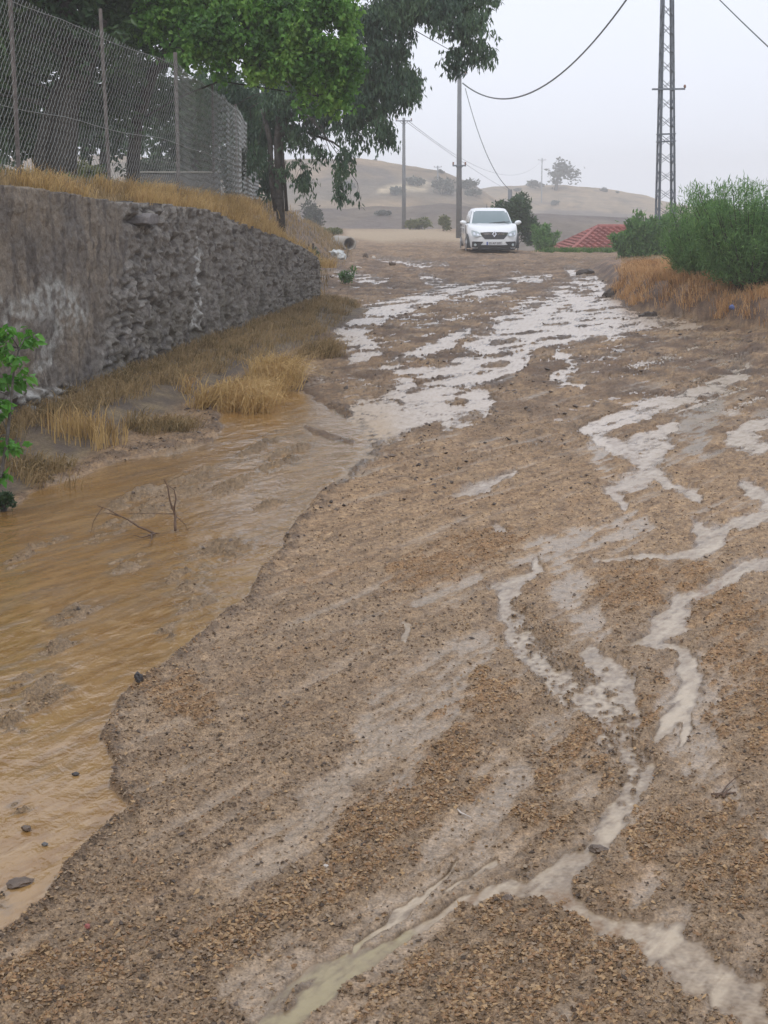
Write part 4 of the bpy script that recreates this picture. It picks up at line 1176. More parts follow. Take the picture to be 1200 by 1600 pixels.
# -- shrubs in view
shrub('juniper_bush', 'dark green conical bush standing right behind the white car', 800, 385, 60, 62, 82, 'leaf_dark', .16, .07, 5200, 61, 'bush', base_z=0)
shrub('roadside_bush', 'loose light green bush between the white car and the red roof', 850, 396, 56, 56, 46, 'leaf_bush', .14, .03, 2600, 62, 'bush', upright=True, base_z=-.1)
shrub('low_bush', 'olive rounded bush at the foot of the farther concrete pole', 657, 357, 98, 34, 18, 'leaf_olive', .2, .08, 1500, 63, 'bush')
shrub('low_bush', 'small yellowish bush beside the nearer concrete pole', 692, 358, 92, 20, 24, 'leaf_olive', .2, .08, 1000, 64, 'bush')
shrub('low_bush', 'yellow green bush on the earth bank beyond the wall end', 515, 352, 70, 34, 16, 'leaf_olive', .13, .05, 1300, 65, 'bush')
shrub('low_bush', 'dull grey green bush seen under the hanging leaves', 475, 335, 100, 44, 44, 'leaf_grey', .25, .1, 1600, 66, 'bush')
shrub('fig_bush', 'dense green bush left of the lattice pylon by the red roof', 1002, 398, 44, 92, 76, 'leaf_bush', .15, .06, 5200, 67, 'bush', upright=True, base_z=0.0, stems=16)
shrub('fig_bush', 'dark green bush at the foot of the lattice pylon', 1052, 398, 46, 70, 60, 'leaf_dark', .15, .06, 3600, 68, 'bush', base_z=0.0, stems=14)
shrub('reedy_bush', 'tall feathery green bush at the right edge of the bank', 1165, 470, 23, 190, 150, 'leaf_bush', .10, .013, 30000, 69, 'bush', upright=True, stems=120, depth=2.0)
shrub('reedy_bush', 'feathery green bush behind the orange grass, right of the pylon', 1085, 440, 25, 110, 105, 'leaf_bush', .10, .013, 15000, 70, 'bush', upright=True, stems=70, depth=1.8)
shrub('reedy_bush', 'wispy grey green bush rising behind the two feathery ones', 1110, 400, 34, 130, 76, 'leaf_grey', .13, .02, 5000, 71, 'bush', upright=True, stems=40, depth=2.0)
shrub('reedy_bush', 'feathery bush continuing beyond the right edge', 1290, 480, 22, 190, 160, 'leaf_bush', .10, .013, 12000, 72, 'bush', upright=True, stems=60, depth=2.0)
shrub('small_plant', 'small dark green weed on the wet ground past the wall end', 542, 446, 32.5, 30, 24, 'leaf_bush', .10, .03, 260, 73, 'plant', upright=True, stems=9)
shrub('climbing_weed', 'green weed growing on the corner of the wall end', 491, 425, 26.4, 16, 60, 'leaf_mid', .07, .035, 420, 74, 'plant', base_z=.35)
shrub('pale_weed', 'pale green bushy weed behind the far fence posts', 365, 325, 27, 50, 90, 'leaf_grey', .07, .03, 1300, 75, 'shrub', upright=True)
shrub('garden_bush', 'pale leafy bush behind the trunk of the dark tree', 135, 290, 26, 50, 62, 'leaf_olive', .09, .04, 1500, 76, 'shrub')
shrub('garden_bush', 'dark undergrowth bush behind the second tall fence post', 265, 300, 33, 130, 62, 'leaf_grey', .12, .05, 3000, 77, 'shrub')
shrub('moss_clump', 'small dark green plant at the pool edge on the far left', 4, 812, 8.45, 30, 34, 'leaf_dark', .03, .015, 500, 78, 'plant', base_z=.0)
# scrub dotted over the hills
HS = [(650, 294, 165, 30, 16), (690, 306, 160, 36, 26), (735, 299, 230, 26, 16), (620, 306, 215, 22, 14), (838, 297, 300, 22, 14), (868, 322, 290, 12, 9), (945, 301, 320, 12, 7), (965, 303, 320, 6, 4), (688, 272, 245, 10, 6),
      (587, 252, 245, 6, 4), (600, 338, 160, 20, 10), (545, 300, 220, 24, 12), (740, 310, 200, 22, 12), (808, 300, 300, 10, 6)]
def hit_z(x, y):
    return None
import mathutils
dg_ = None
def drop(x, y):
    best = -9
    for o in bpy.data.objects:
        if o.name.startswith('hill') and o.type == 'MESH':
            ok, loc, nrm, ix = o.ray_cast(Vector((x, y, 60)), Vector((0, 0, -1)))
            if ok: best = max(best, loc.z)
    return best
HL = ['rounded grey scrub bush on the dark band between the two concrete poles', 'large dusky scrub bush low on the hill right of the farther pole', 'scrub bush where the left hill ends above the car', 'grey scrub bush on the left hill, left of the farther pole',
      'dark bush on the right hill crest beside the thin pole', 'small scrub tuft midway up the right hill', 'tiny bush on the crest of the right hill, right of the lone tree', 'tiniest bush on the far crest beyond the lone tree', 'small bush on the crest of the left hill above its bend',
      'tiny bush on the highest crest of the left hill', 'scrub bush at the dark slope left of the farther pole', 'grey scrub patch on the left hill under the hanging leaves', 'scrub bush low on the left hill behind the nearer pole', 'small scrub bush on the hill saddle above the car']
for i, (px, py, d, wp, hp) in enumerate(HS):
    b = PD(px, py, d)
    z = drop(b.x, d)
    k = 1 / ppm(d)
    # slide along the view line until it meets the slope
    best = None
    for dd in np.arange(130, 345, 2.0):
        q = PD(px, py, float(dd)); zz = drop(q.x, q.y)
        if zz >= q.z: best = (dd, zz); break
    if best: d, z = best[0], best[1]
    shrub('scrub_bush', HL[i], px, py, float(d), wp, hp, 'leaf_grey', .022 * wp * k * 10, .012 * wp * k * 10, 420, 100 + i, 'bush', group='scrub bushes dotted over the hills', base_z=z - .1)

# lone tree on the right crest
d = 322.0
b = PD(868, 292, d); b.z = drop(b.x, d) - .2
tree('lone_tree', 'lone pale tree leaning on the crest of the right hill', 'tree', b, [b, PD(871, 280, d), PD(875, 272, d), PD(880, 266, d)], [.35, .3, .25, .2],
     [PB(*q) for q in [(868, 272, d, 10, 4), (880, 264, d, 11, 7), (893, 272, d, 9, 5), (884, 258, d, 5, 4), (872, 280, d, 5, 3)]], 'leaf_grey', .9, .5, 16, 90, droop=.1, sprig=10, twig_n=4)

# ---- broad-leaved sapling at the left edge of the picture
def sapling():
    b = P(-14, 800, .03); b.z = zg(b.x, b.y)
    d = b.y
    root = empty('green_sapling', b)
    mb = MB(); o = Vector(b)
    stem = [b, PD(2, 740, d), PD(12, 680, d), PD(18, 620, d), PD(22, 575, d), PD(30, 545, d)]
    mb.tube([p - o for p in stem], [.012, .011, .010, .008, .006, .004], 6)
    g = np.random.default_rng(3); L_ = []
    cl = [(46, 526, 20, 20), (8, 520, 20, 16), (18, 562, 22, 13), (4, 548, 16, 12), (40, 588, 16, 8), (8, 594, 24, 14), (6, 630, 12, 14), (0, 652, 14, 10), (16, 700, 26, 12), (-4, 690, 26, 12), (4, 742, 12, 10), (-30, 610, 30, 60), (-30, 530, 30, 30)]
    for (cx, cy, rx, ry) in cl:
        c = PD(cx, cy, d + g.normal(0, .06)); s = min([Vector(p) for p in stem], key=lambda q: (q - c).length)
        mb.tube([s - o, s.lerp(c, .5) - o + Vector((0, 0, .02)), c - o], [.004, .003, .002], 4)
        k = 1 / ppm(d)
        L_.append(blob_points(g, c, (rx * k, rx * k, ry * k), int(6 + rx * ry * .09), .1))
    mb.build('stem', M['bark_grey'], root, smooth=True)
    leaf_mesh('leaves', np.concatenate(L_), .062, .036, 'leaf_sap', root, 8, .35, b)
    tag(root, 'bright green leafy sapling at the left edge in front of the wall', 'plant')
sapling()

# ---- dark picket at the wall end
b = PD(483, 392, 26.6); b.z = zg(-1.35, 26.6) 
b = Vector((-1.31, 26.6, .75))
root = empty('old_post', b)
mb = MB(); mb.prism([(-.055, 0), (.045, 0), (.05, .35), (.035, .50), (0, .42), (-.03, .47), (-.05, .36)], (0, 0, -.3), (1, 0, 0), (0, 0, 1.15), (0, 1, 0), .05)
mb.build('post', M['rock_dark'], root, bevel=.006)
mb = MB(); mb.bar((.05, .05, -.3), (.10, .07, .26), .03); mb.build('splinter', M['rock_dark'], root)
tag(root, 'dark weathered wooden post stump on the end of the stone wall', 'post')

# ---- low block wall far behind the fence
b = PD(275, 302, 30)
root = empty('garden_wall', (b.x, 30, zg(b.x, 30)))
mb = MB(); mb.box((0, 0, .22), (.85, .1, .3)); 
mb.build('blockwork', M['plinth'], root, bevel=.01)
mb = MB(); mb.box((0, 0, .545), (.88, .12, .014)); mb.build('coping', M['pipe'], root, bevel=.008)
tag(root, 'low grey block wall in the garden behind the fence', 'wall')

# ================================================================== poles, pylon, cables
def pole(px, py, d, top_py, label, arm_py, arm2=None, lean=0):
    b = PD(px, py, d); b.z = zg(b.x, d) - .1
    t = PD(px + lean, top_py, d)
    root = empty('utility_pole', b)
    Hh_ = t.z - b.z
    mb = MB(); mb.tube([(0, 0, 0), (t.x - b.x, 0, Hh_)], [.15, .095], 12); mb.build('pole', M['conc'], root, smooth=True)
    k = 1 / ppm(d)
    for ap, wdt in arm_py:
        za = PD(px, ap, d).z - b.z
        xo = (t.x - b.x) * za / Hh_
        mb = MB(); mb.bar((xo - wdt, -.13, za), (xo + wdt, -.13, za), .07); mb.bar((xo - wdt * .5, -.12, za - .04), (xo, -.12, za - wdt * .5), .03); mb.bar((xo + wdt * .5, -.12, za - .04), (xo, -.12, za - wdt * .5), .03)
        arm = mb.build('crossarm', M['steel'], root)
        for sx in (-1, 1):
            mb = MB(); mb.tube([(xo + sx * wdt * .9, -.13, za + .03), (xo + sx * wdt * .9, -.13, za + .08), (xo + sx * wdt * .9, -.13, za + .12), (xo + sx * wdt * .9, -.13, za + .17)], [.02, .05, .03, .045], 8)
            mb.build('insulator', M['porc'], arm)
    tag(root, label, 'utility pole')
    return b, t
pole(717, 374, 75, 108, 'concrete utility pole directly left of the white car', [(117, .32), (259, .32)], lean=1)
pole(631, 359, 105, 184, 'more distant concrete utility pole, left of the one beside the car', [(189, .55)])
pole(847, 292, 305, 247, 'thin faint pole on the right hill crest beside a dark bush', [(250, .8)])
pole(684, 275, 240, 259, 'tiny faint pole on the crest of the left hill', [(261, .6)])
pole(797, 372, 70, 296, 'short thin pole standing behind the dark conical bush', [])

def cable(label, A, B, sag, rad, n=40, drops=None):
    A, B = Vector(A), Vector(B)
    pts = []
    for i in range(n + 1):
        t = i / n; p = A.lerp(B, t); p.z -= sag * 4 * t * (1 - t); pts.append(p - A)
    mb = MB(); mb.tube(pts, rad, 6)
    o = mb.build('power_cable', M['cable'], None, smooth=True, loc=A)
    tag(o, label, 'cable')
    return o
PY_D = 50.0
cable('thick sagging cable from the pole beside the car up towards the pylon', PD(723, 130, 75), PD(1036, -88, PY_D), 2.25, .032)
cable('thin cable dropping steeply from the pole beside the car to the right', PD(727, 138, 75), PD(797, 297, 70.0), .75, .016)
cable('faint cable running right from the top of the farther pole', PD(637, 188, 105), PD(847, 250, 305), 3.2, .014)
cable('lower faint cable running right from the farther pole', PD(637, 192, 105), PD(905, 330, 330), 2.0, .014)
cable('cable leaving the pylon top towards the upper right corner', PD(1042, -88, PY_D), PD(1330, 190, 26), .12, .014)

def pylon():
    b = PD(1039, 398, PY_D); b.z = zg(b.x, PY_D) - .1
    root = empty('lattice_pylon', b, math.radians(1.5)); root.rotation_euler[1] = -.027
    k = 1 / ppm(PY_D)
    Ht = 10.2
    def hw(z): return .5 * (28 * k * (1 - z / 8.2) + 15.5 * k * z / 8.2) if z < 8.2 else .5 * 15.5 * k * (1 - (z - 8.2) / 14)
    for sx in (-1, 1):
        for sy in (-1, 1):
            mb = MB()
            n_ = 6
            for i in range(n_):
                z0, z1 = Ht * i / n_, Ht * (i + 1) / n_
                # angle iron: two thin flanges
                p0 = Vector((sx * hw(z0), sy * hw(z0), z0)); p1 = Vector((sx * hw(z1), sy * hw(z1), z1))
                mb.bar(p0 - Vector((sx * .03, 0, 0)), p1 - Vector((sx * .03, 0, 0)), .058, .012)
                mb.bar(p0 - Vector((0, sy * .035, 0)), p1 - Vector((0, sy * .035, 0)), .012, .06)
            mb.build('leg', M['steel'], root)
    lv = np.arange(0.12, Ht - .3, .56)
    mb = MB()
    for i, z in enumerate(lv):
        z1 = z + .36
        a, c = hw(z), hw(z1)
        for sy in (-1, 1):
            mb.bar((-a, sy * (a + .004), z), (c, sy * (c + .004), z1), .055, .010); mb.bar((a, sy * (a + .018), z), (-c, sy * (c + .018), z1), .055, .010)
            mb.bar((sy * (a + .004), -a, z), (sy * (c + .004), c, z1), .010, .055); mb.bar((sy * (a + .018), a, z), (sy * (c + .018), -c, z1), .010, .055)
    for z in (3.62, 3.85):
        a = hw(z)
        for sy in (-1, 1):
            mb.bar((-a, sy * (a + .03), z), (a, sy * (a + .03), z), .03); mb.bar((sy * (a + .03), -a, z), (sy * (a + .03), a, z), .03)
    mb.build('bracing', M['steel'], root)
    za = PD(1040, 140, PY_D).z - b.z
    mb = MB(); mb.bar((-.52, -.36, za), (.56, -.10, za), .055); arm = mb.build('crossarm', M['steel'], root)
    mb = MB(); mb.tube([(.56, -.10, za + .02), (.56, -.10, za + .07), (.56, -.10, za + .13)], [.02, .045, .03], 8); mb.build('insulator', M['porc'], arm)
    mb = MB(); mb.bar((-.8, 0, Ht - .2), (.8, 0, Ht - .2), .07); arm = mb.build('crossarm', M['steel'], root)
    for sx in (-.7, 0.05, .7):
        mb = MB(); mb.tube([(sx, 0, Ht - .16), (sx, 0, Ht - .08), (sx, 0, Ht)], [.02, .05, .03], 8); mb.build('insulator', M['porc'], arm)
    mb = MB(); mb.box((-.16, -.2, 8.42), (.05, .04, .22)); mb.build('junction_box', M['steel'], root)
    tag(root, 'tall steel lattice pylon behind the bushes on the right', 'pylon')
pylon()

# ================================================================== house with red roof, lower than the road
def house():
    x0, x1, y0, y1 = 7.25, 14.6, 62.0, 69.0
    ze, zr = -.42, .64
    g0 = zg(10, 63) - .1
    root = empty('house', ((x0 + x1) / 2, (y0 + y1) / 2, g0)); o = Vector(root.location)
    mb = MB(); mb.box(Vector(((x0 + x1) / 2, (y0 + y1) / 2, (g0 + ze) / 2)) - o, ((x1 - x0) / 2 - .3, (y1 - y0) / 2 - .3, (ze - g0) / 2))
    mb.build('wall', M['hwall'], root)
    yr = (y0 + y1) / 2; rx0, rx1 = x0 + 1.7, x1 - 1.7
    # tiled slopes: rows of overlapping courses as stepped strips
    mb = MB()
    def slope(A, B, Cc, D, rows):
        """A-B eave, D-C ridge side"""
        A, B, Cc, D = map(Vector, (A, B, Cc, D))
        nrm = (B - A).cross(D - A).normalized()
        if nrm.z < 0: nrm = -nrm
        for i in range(rows):
            t0, t1 = i / rows, (i + 1) / rows + .004
            a, b2 = A.lerp(D, t0) , B.lerp(Cc, t0)
            c2, d2 = B.lerp(Cc, min(t1, 1)), A.lerp(D, min(t1, 1))
            up = nrm * .085
            L_ = (b2 - a).length; nt_ = max(1, int(L_ / .28))
            for j in range(nt_):
                s0, s1 = j / nt_, (j + 1) / nt_
                p = [a.lerp(b2, s0) + up, a.lerp(b2, (s0 + s1) / 2) + up * 1.9, a.lerp(b2, s1) + up, d2.lerp(c2, s1) + nrm * .01, d2.lerp(c2, (s0 + s1) / 2) + nrm * .06, d2.lerp(c2, s0) + nrm * .01, a.lerp(b2, s0), a.lerp(b2, s1)]
                p = [q - o for q in p]
                mb.add(p, [(0, 1, 4, 5), (1, 2, 3, 4), (6, 7, 2, 1, 0)])
    slope((x0, y0, ze), (x1, y0, ze), (rx1, yr, zr), (rx0, yr, zr), 11)
    slope((x0, y1, ze), (x0, y0, ze), (rx0, yr, zr), (rx0, yr, zr + .001), 11)
    slope((x1, y0, ze), (x1, y1, ze), (rx1, yr, zr), (rx1, yr, zr + .001), 11)
    slope((x1, y1, ze), (x0, y1, ze), (rx0, yr, zr), (rx1, yr, zr), 11)
    roof = mb.build('roof', M['tile'], root)
    mb = MB()
    mb.tube([Vector((rx0, yr, zr + .06)) - o, Vector((rx1, yr, zr + .06)) - o], .10, 8)
    mb.tube([Vector((rx0, yr, zr + .06)) - o, Vector((x0, y0, ze + .08)) - o], .08, 8)
    mb.tube([Vector((rx0, yr, zr + .06)) - o, Vector((x0, y1, ze + .08)) - o], .08, 8)
    mb.build('ridge_tiles', M['tile'], roof)
    mb = MB(); mb.box(Vector(((x0 + x1) / 2, y0 + .02, ze - .05)) - o, ((x1 - x0) / 2, .03, .07)); mb.build('eaves_board', M['stick'], roof)
    for wx_ in (8.6, 11.0, 13.2):
        mb = MB(); mb.box(Vector((wx_, y0 + .27, -1.5)) - o, (.5, .04, .45)); f = mb.build('window', M['frame'], root)
        mb = MB(); mb.box(Vector((wx_, y0 + .225, -1.5)) - o, (.42, .01, .37)); mb.build('pane', M['glassd'], f)
    tag(root, 'low house with a red tiled roof sunk below the road edge', 'house')
house()

# ================================================================== white car
def car():
    Lc, Wc = 4.35, .862
    root = empty('parked_car', (3.63, 51.3, .01)); root.rotation_euler[2] = math.radians(1.2)
    def ytf(x, z):
        """front surface: y for given x,z"""
        n = 3.2
        a = np.clip(np.abs(x) / Wc, 0, .995)
        plan = 1.15 * (1 - (1 - a ** n) ** (1 / n)) * .62
        rake = .10 * np.clip((z - .45) / .35, 0, 1) ** 2 + .04 * np.clip((.3 - z) / .2, 0, 1)
        return plan + rake
    # body lofted from horizontal slices
    nA = 96
    th = np.linspace(0, 2 * math.pi, nA, endpoint=False)
    def sl(t): # t 0 bottom .. 1 shoulder
        return np.interp(t, [0, .12, .3, .55, .8, 1], [.93, .985, 1, 1.0, .985, .945])
    V_ = []; zs = [0, .06, .14, .25, .4, .55, .7, .82, .92, 1.0]
    ct, st_ = np.cos(th), np.sin(th)
    nn = 5.0
    rad = (np.abs(ct) ** nn + np.abs(st_) ** nn) ** (-1 / nn)
    px_, py_ = ct * rad, st_ * rad                 # unit superellipse
    def ztopb(y):
        return np.interp(y, [0, .05, .25, .7, 1.15, 2.0, 3.4, 3.9, 4.3, 4.35], [.70, .76, .83, .92, .99, .99, 1.02, 1.06, 1.03, .96])
    ymid = Lc / 2
    for t in zs:
        s = sl(t)
        x = px_ * Wc * s
        y = ymid + py_ * (Lc / 2) * (.985 if t > .9 else 1) 
        front = y < 1.0
        zb = .19 + .0 * y
        z = zb + t * (ztopb(y) - zb)
        yf = ytf(x, z)
        y = np.where(y < .9, np.maximum(y * .9, 0) * (1 - 0) + yf * np.clip(1 - y / .9, 0, 1), y)
        V_.append(np.stack([x, y, z], 1))
    ringn = len(zs)
    last = V_[-1]
    cen = np.array([0, ymid, 0])
    for q in (.93, .8, .6, .4, .2, .0):
        x = last[:, 0] * q; y = ymid + (last[:, 1] - ymid) * (q * .97 + .03 * q * q) if q > 0 else last[:, 1] * 0 + ymid
        z = ztopb(y) + .045 * (1 - q ** 2) * 1.0
        V_.append(np.stack([x, y, z], 1)); ringn += 1
    Vb = np.concatenate(V_)
    i0 = (np.arange(ringn - 1)[:, None] * nA + np.arange(nA)[None, :]).ravel(); j0 = (np.arange(ringn - 1)[:, None] * nA + ((np.arange(nA) + 1) % nA)[None, :]).ravel()
    Fb = np.stack([i0, j0, j0 + nA, i0 + nA], 1)
    body = mesh_np('body', Vb, [Fb], M['paint'], root)
    # cabin
    secs = [(.95, .735, 1.02, 4.02), (1.10, .70, 1.22, 3.85), (1.25, .655, 1.45, 3.62), (1.38, .605, 1.68, 3.38), (1.455, .565, 1.84, 3.2), (1.485, .50, 2.0, 3.05), (1.50, .36, 2.2, 2.85), (1.505, .0, 2.5, 2.5)]
    V2_ = []
    for z, hw_, ya, yb in secs:
        n2 = 7.0; r2 = (np.abs(ct) ** n2 + np.abs(st_) ** n2) ** (-1 / n2)
        V2_.append(np.stack([ct * r2 * hw_, (ya + yb) / 2 + st_ * r2 * (yb - ya) / 2, np.full(nA, z)], 1))
    rn = len(secs)
    i0 = (np.arange(rn - 1)[:, None] * nA + np.arange(nA)[None, :]).ravel(); j0 = (np.arange(rn - 1)[:, None] * nA + ((np.arange(nA) + 1) % nA)[None, :]).ravel()
    cab = mesh_np('cabin', np.concatenate(V2_), [np.stack([i0, j0, j0 + nA, i0 + nA], 1)], M['paint'], root)
    def surf(name, fn, poly, m_, parent=root, push=.012, thick=.02, res=None):
        """flat shape (x,z polygon) laid on the front surface, with thickness"""
        mb = MB()
        n = len(poly)
        front = [Vector((x, fn(x, z) - push, z)) for x, z in poly]; back = [Vector((x, fn(x, z) + thick, z)) for x, z in poly]
        cx_ = sum(p[0] for p in poly) / n; cz_ = sum(p[1] for p in poly) / n
        c = Vector((cx_, fn(cx_, cz_) - push, cz_))
        mb.add(front + back + [c], [(i, (i + 1) % n, 2 * n) for i in range(n)] + [(i, i + n, (i + 1) % n + n, (i + 1) % n) for i in range(n)])
        return mb.build(name, m_, parent)
    def ff(x, z): return float(ytf(np.array(x), np.array(z)))
    def dens_(pl, k=6):
        out = []
        for i in range(len(pl)):
            a, b2 = pl[i], pl[(i + 1) % len(pl)]
            for j in range(k): out.append((a[0] + (b2[0] - a[0]) * j / k, a[1] + (b2[1] - a[1]) * j / k))
        return out
    # windscreen on the raked front of the cabin
    def wf(x, z):
        zz = [s_[0] for s_ in secs]; ya = np.interp(z, zz, [s_[2] for s_ in secs]); hw_ = np.interp(z, zz, [s_[1] for s_ in secs])
        a = min(abs(x) / hw_, .99)
        return float(ya + (1 - (1 - a ** 7) ** (1 / 7)) * .9)
    gv = []
    for j in range(7):
        z_ = 1.0 + .405 * j / 6; hwj = .665 - .115 * j / 6
        for i in range(15):
            x_ = hwj * (i / 7 - 1); gv.append((x_, wf(x_, z_) - .016, z_))
    gf = np.array([(j * 15 + i, j * 15 + i + 1, (j + 1) * 15 + i + 1, (j + 1) * 15 + i) for j in range(6) for i in range(14)])
    ws = mesh_np('windshield', np.array(gv), gf, M['glass'], root)
    for sx in (-1, 1):
        mb = MB(); mb.bar((sx * .08 - .02, wf(0, 1.02) - .03, 1.005), (sx * .08 + .52 * 1, wf(.4, 1.05) - .035, 1.055), .014); mb.build('wiper', M['blackp'], ws)
    mb = MB(); mb.box((0, 1.86, 1.36), (.11, .02, .03)); mb.build('rear_view_mirror', M['blackp'], ws)
    for sx in (-1, 1):
        # side windows: front, rear
        for (ya, yb, ta, tb_) in ((1.42, 2.42, 1.98, 2.42), (2.50, 3.55, 2.50, 3.15)):
            def hwz(z): return float(np.interp(z, [s_[0] for s_ in secs], [s_[1] for s_ in secs]))
            q = [(ya, 1.0), (yb, 1.0), (tb_, 1.40), (ta, 1.40)]
            V4 = [Vector((sx * (hwz(z) + .012), y, z)) for y, z in q] + [Vector((sx * (hwz(z) - .02), y, z)) for y, z in q]
            mb = MB(); mb.add(V4, [(0, 1, 2, 3), (0, 4, 5, 1), (1, 5, 6, 2), (2, 6, 7, 3), (3, 7, 4, 0)]); mb.build('side_window', M['glass'], root)
        # mirror
        mb = MB(); mb.bar((sx * .74, 1.50, 1.00), (sx * .88, 1.47, 1.00), .05)
        mr_ = mb.build('side_mirror', M['blackp'], root)
        bm = bmesh.new(); bmesh.ops.create_uvsphere(bm, u_segments=14, v_segments=9, radius=1)
        for v in bm.verts: v.co = Vector((sx * .925 + v.co.x * .115 * (1 if v.co.x * sx > 0 else 1.0), 1.46 + v.co.y * .07, 1.02 + v.co.z * .075 + .01 * v.co.x * sx))
        me = bpy.data.meshes.new('mirror_housing'); bm.to_mesh(me); bm.free(); me.polygons.foreach_set('use_smooth', [True] * len(me.polygons)); me.materials.append(M['paint'])
        mo = bpy.data.objects.new('mirror_housing', me); C.objects.link(mo); mo.parent = mr_
        # headlight
        hl = surf('headlight', ff, dens_([(sx * .40, .615), (sx * .46, .70), (sx * .60, .765), (sx * .74, .785), (sx * .745, .70), (sx * .70, .60), (sx * .55, .575)], 3), M['lens'], push=.012)
        surf('lamp_reflector', ff, dens_([(sx * .48, .625), (sx * .50, .67), (sx * .57, .68), (sx * .585, .625), (sx * .53, .605)], 2), M['chrome'], hl, push=.022)
        surf('lamp_reflector', ff, dens_([(sx * .61, .63), (sx * .62, .71), (sx * .68, .73), (sx * .69, .65)], 2), M['chrome'], hl, push=.022)
        # fog lamp recess
        fg = surf('fog_recess', ff, dens_([(sx * .36, .415), (sx * .70, .425), (sx * .725, .40), (sx * .72, .235), (sx * .52, .225)], 4), M['blackp'], push=.010)
        surf('fog_lamp', ff, [(sx * (.62 + .045 * math.cos(a)), .315 + .045 * math.sin(a)) for a in np.linspace(0, 2 * math.pi, 12, endpoint=False)], M['lens'], fg, push=.02)
        # door gaps and handles
        for yy_ in (1.35, 2.46, 3.5):
            mb = MB(); mb.box((sx * (Wc - .002), yy_, .62), (.006, .006, .32)); mb.build('door_gap', M['blackp'], root)
        for yy_ in (2.25, 3.3):
            mb = MB(); mb.box((sx * (Wc + .008), yy_, .84), (.012, .09, .016)); mb.build('door_handle', M['paint'], root, bevel=.004)
        # wheel arches + wheels
        for yw in (.82, 3.45):
            mb = MB(); pl = [(math.cos(a) * .37, math.sin(a) * .37) for a in np.linspace(0, math.pi, 18)] + [(-.37, -.1), (.37, -.1)]
            mb.prism(pl, (sx * (Wc - .17), yw, .30), (0, 1, 0), (0, 0, 1), (sx, 0, 0), .174); mb.build('wheel_arch', M['blackp'], root)
            mb = MB(); c0 = (sx * (Wc - .20), yw, .305)
            prof = [(0, .20), (0, .28), (.02, .305), (.05, .31), (.15, .31), (.18, .305), (.20, .28), (.20, .20)]
            mb.tube([(sx * (Wc - .19 + p[0]), yw, .305) for p in prof], [p[1] for p in prof], 26)
            wh = mb.build('wheel', M['tyre'], root, smooth=True)
            mb = MB()
            xo = sx * (Wc + .016)
            mb.tube([(xo - sx * .02, yw, .305), (xo, yw, .305)], [.055, .05], 12)
            for k_ in range(7):
                a = k_ * 2 * math.pi / 7
                mb.bar((xo - sx * .008, yw + math.cos(a) * .04, .305 + math.sin(a) * .04), (xo - sx * .008, yw + math.cos(a) * .19, .305 + math.sin(a) * .19), .03, .012)
            mb.tube([(xo - sx * .02, yw, .305), (xo - sx * .003, yw, .305)], [.205, .20], 26, cap=False)
            mb.build('rim', M['alu'], wh)
    # grille with chrome bars and badge
    gr = surf('grille', ff, dens_([(-.46, .715), (-.43, .63), (-.31, .50), (.31, .50), (.43, .63), (.46, .715), (.2, .73), (-.2, .73)], 5), M['blackp'], push=.012)
    for z_ in (.688, .655):
        for sx in (-1, 1):
            mb = MB(); n_ = 8
            for i in range(n_):
                xa = sx * (.11 + .32 * i / n_); xb = sx * (.11 + .32 * (i + 1) / n_)
                mb.bar((xa, ff(xa, z_) - .022, z_), (xb, ff(xb, z_) - .022, z_), .016)
            mb.build('chrome_bar', M['chrome'], gr)
    # diamond badge: open rhombus ring standing upright
    mb = MB(); cz_ = .655; a1, b1, a2, b2_ = .082, .115, .030, .045
    yb_ = ff(0, cz_) - .022
    o_ = [(0, b1), (a1, 0), (0, -b1), (-a1, 0)]; in_ = [(0, b2_), (a2, 0), (0, -b2_), (-a2, 0)]
    for i in range(4):
        j = (i + 1) % 4
        A_, B_, C_, D_ = o_[i], o_[j], in_[j], in_[i]
        vv = [(p[0], yb_, cz_ + p[1]) for p in (A_, B_, C_, D_)]
        md = [((A_[0] + D_[0]) / 2, yb_ - .018, cz_ + (A_[1] + D_[1]) / 2), ((B_[0] + C_[0]) / 2, yb_ - .018, cz_ + (B_[1] + C_[1]) / 2)]
        mb.add(vv + md, [(0, 1, 5, 4), (4, 5, 2, 3)])
    mb.build('badge', M['chrome'], gr)
    # lower intake
    surf('lower_intake', ff, dens_([(-.46, .31), (.46, .31), (.56, .185), (-.56, .185)], 5), M['blackp'], push=.05)
    surf('bumper_lip', ff, dens_([(-.70, .15), (-.70, .19), (.70, .19), (.70, .15)], 6), M['blackp'], push=.004, thick=.15)
    # number plate with blue band and characters
    yp = ff(0, .36) - .035
    mb = MB(); mb.box((0, yp, .365), (.26, .008, .056)); pl_ = mb.build('number_plate', M['plate'], root)
    mb = MB(); mb.box((-.237, yp - .010, .365), (.022, .003, .050)); mb.build('plate_band', M['plateb'], pl_)
    cu = bpy.data.curves.new('txt', 'FONT'); cu.body = '35 AP 587'; cu.size = .098; cu.extrude = .002; cu.align_x = 'CENTER'; cu.align_y = 'CENTER'
    to = bpy.data.objects.new('txt', cu); C.objects.link(to)
    bpy.context.view_layer.update()
    me = bpy.data.meshes.new_from_object(to.evaluated_get(bpy.context.evaluated_depsgraph_get()))
    bpy.data.objects.remove(to)
    me.name = 'plate_characters'; me.materials.clear(); me.materials.append(M['ink'])
    po = bpy.data.objects.new('plate_characters', me); C.objects.link(po); po.parent = pl_
    po.location = (.02, yp - .011, .365); po.rotation_euler = (math.radians(90), 0, 0)
    mb = MB(); mb.tube([(0, 2.95, 1.49), (0, 3.02, 1.52), (0, 3.12, 1.64)], [.02, .012, .004], 6); mb.build('antenna', M['blackp'], root)
    tag(root, 'white saloon car facing the viewer on the flooded dirt road', 'car')
car()

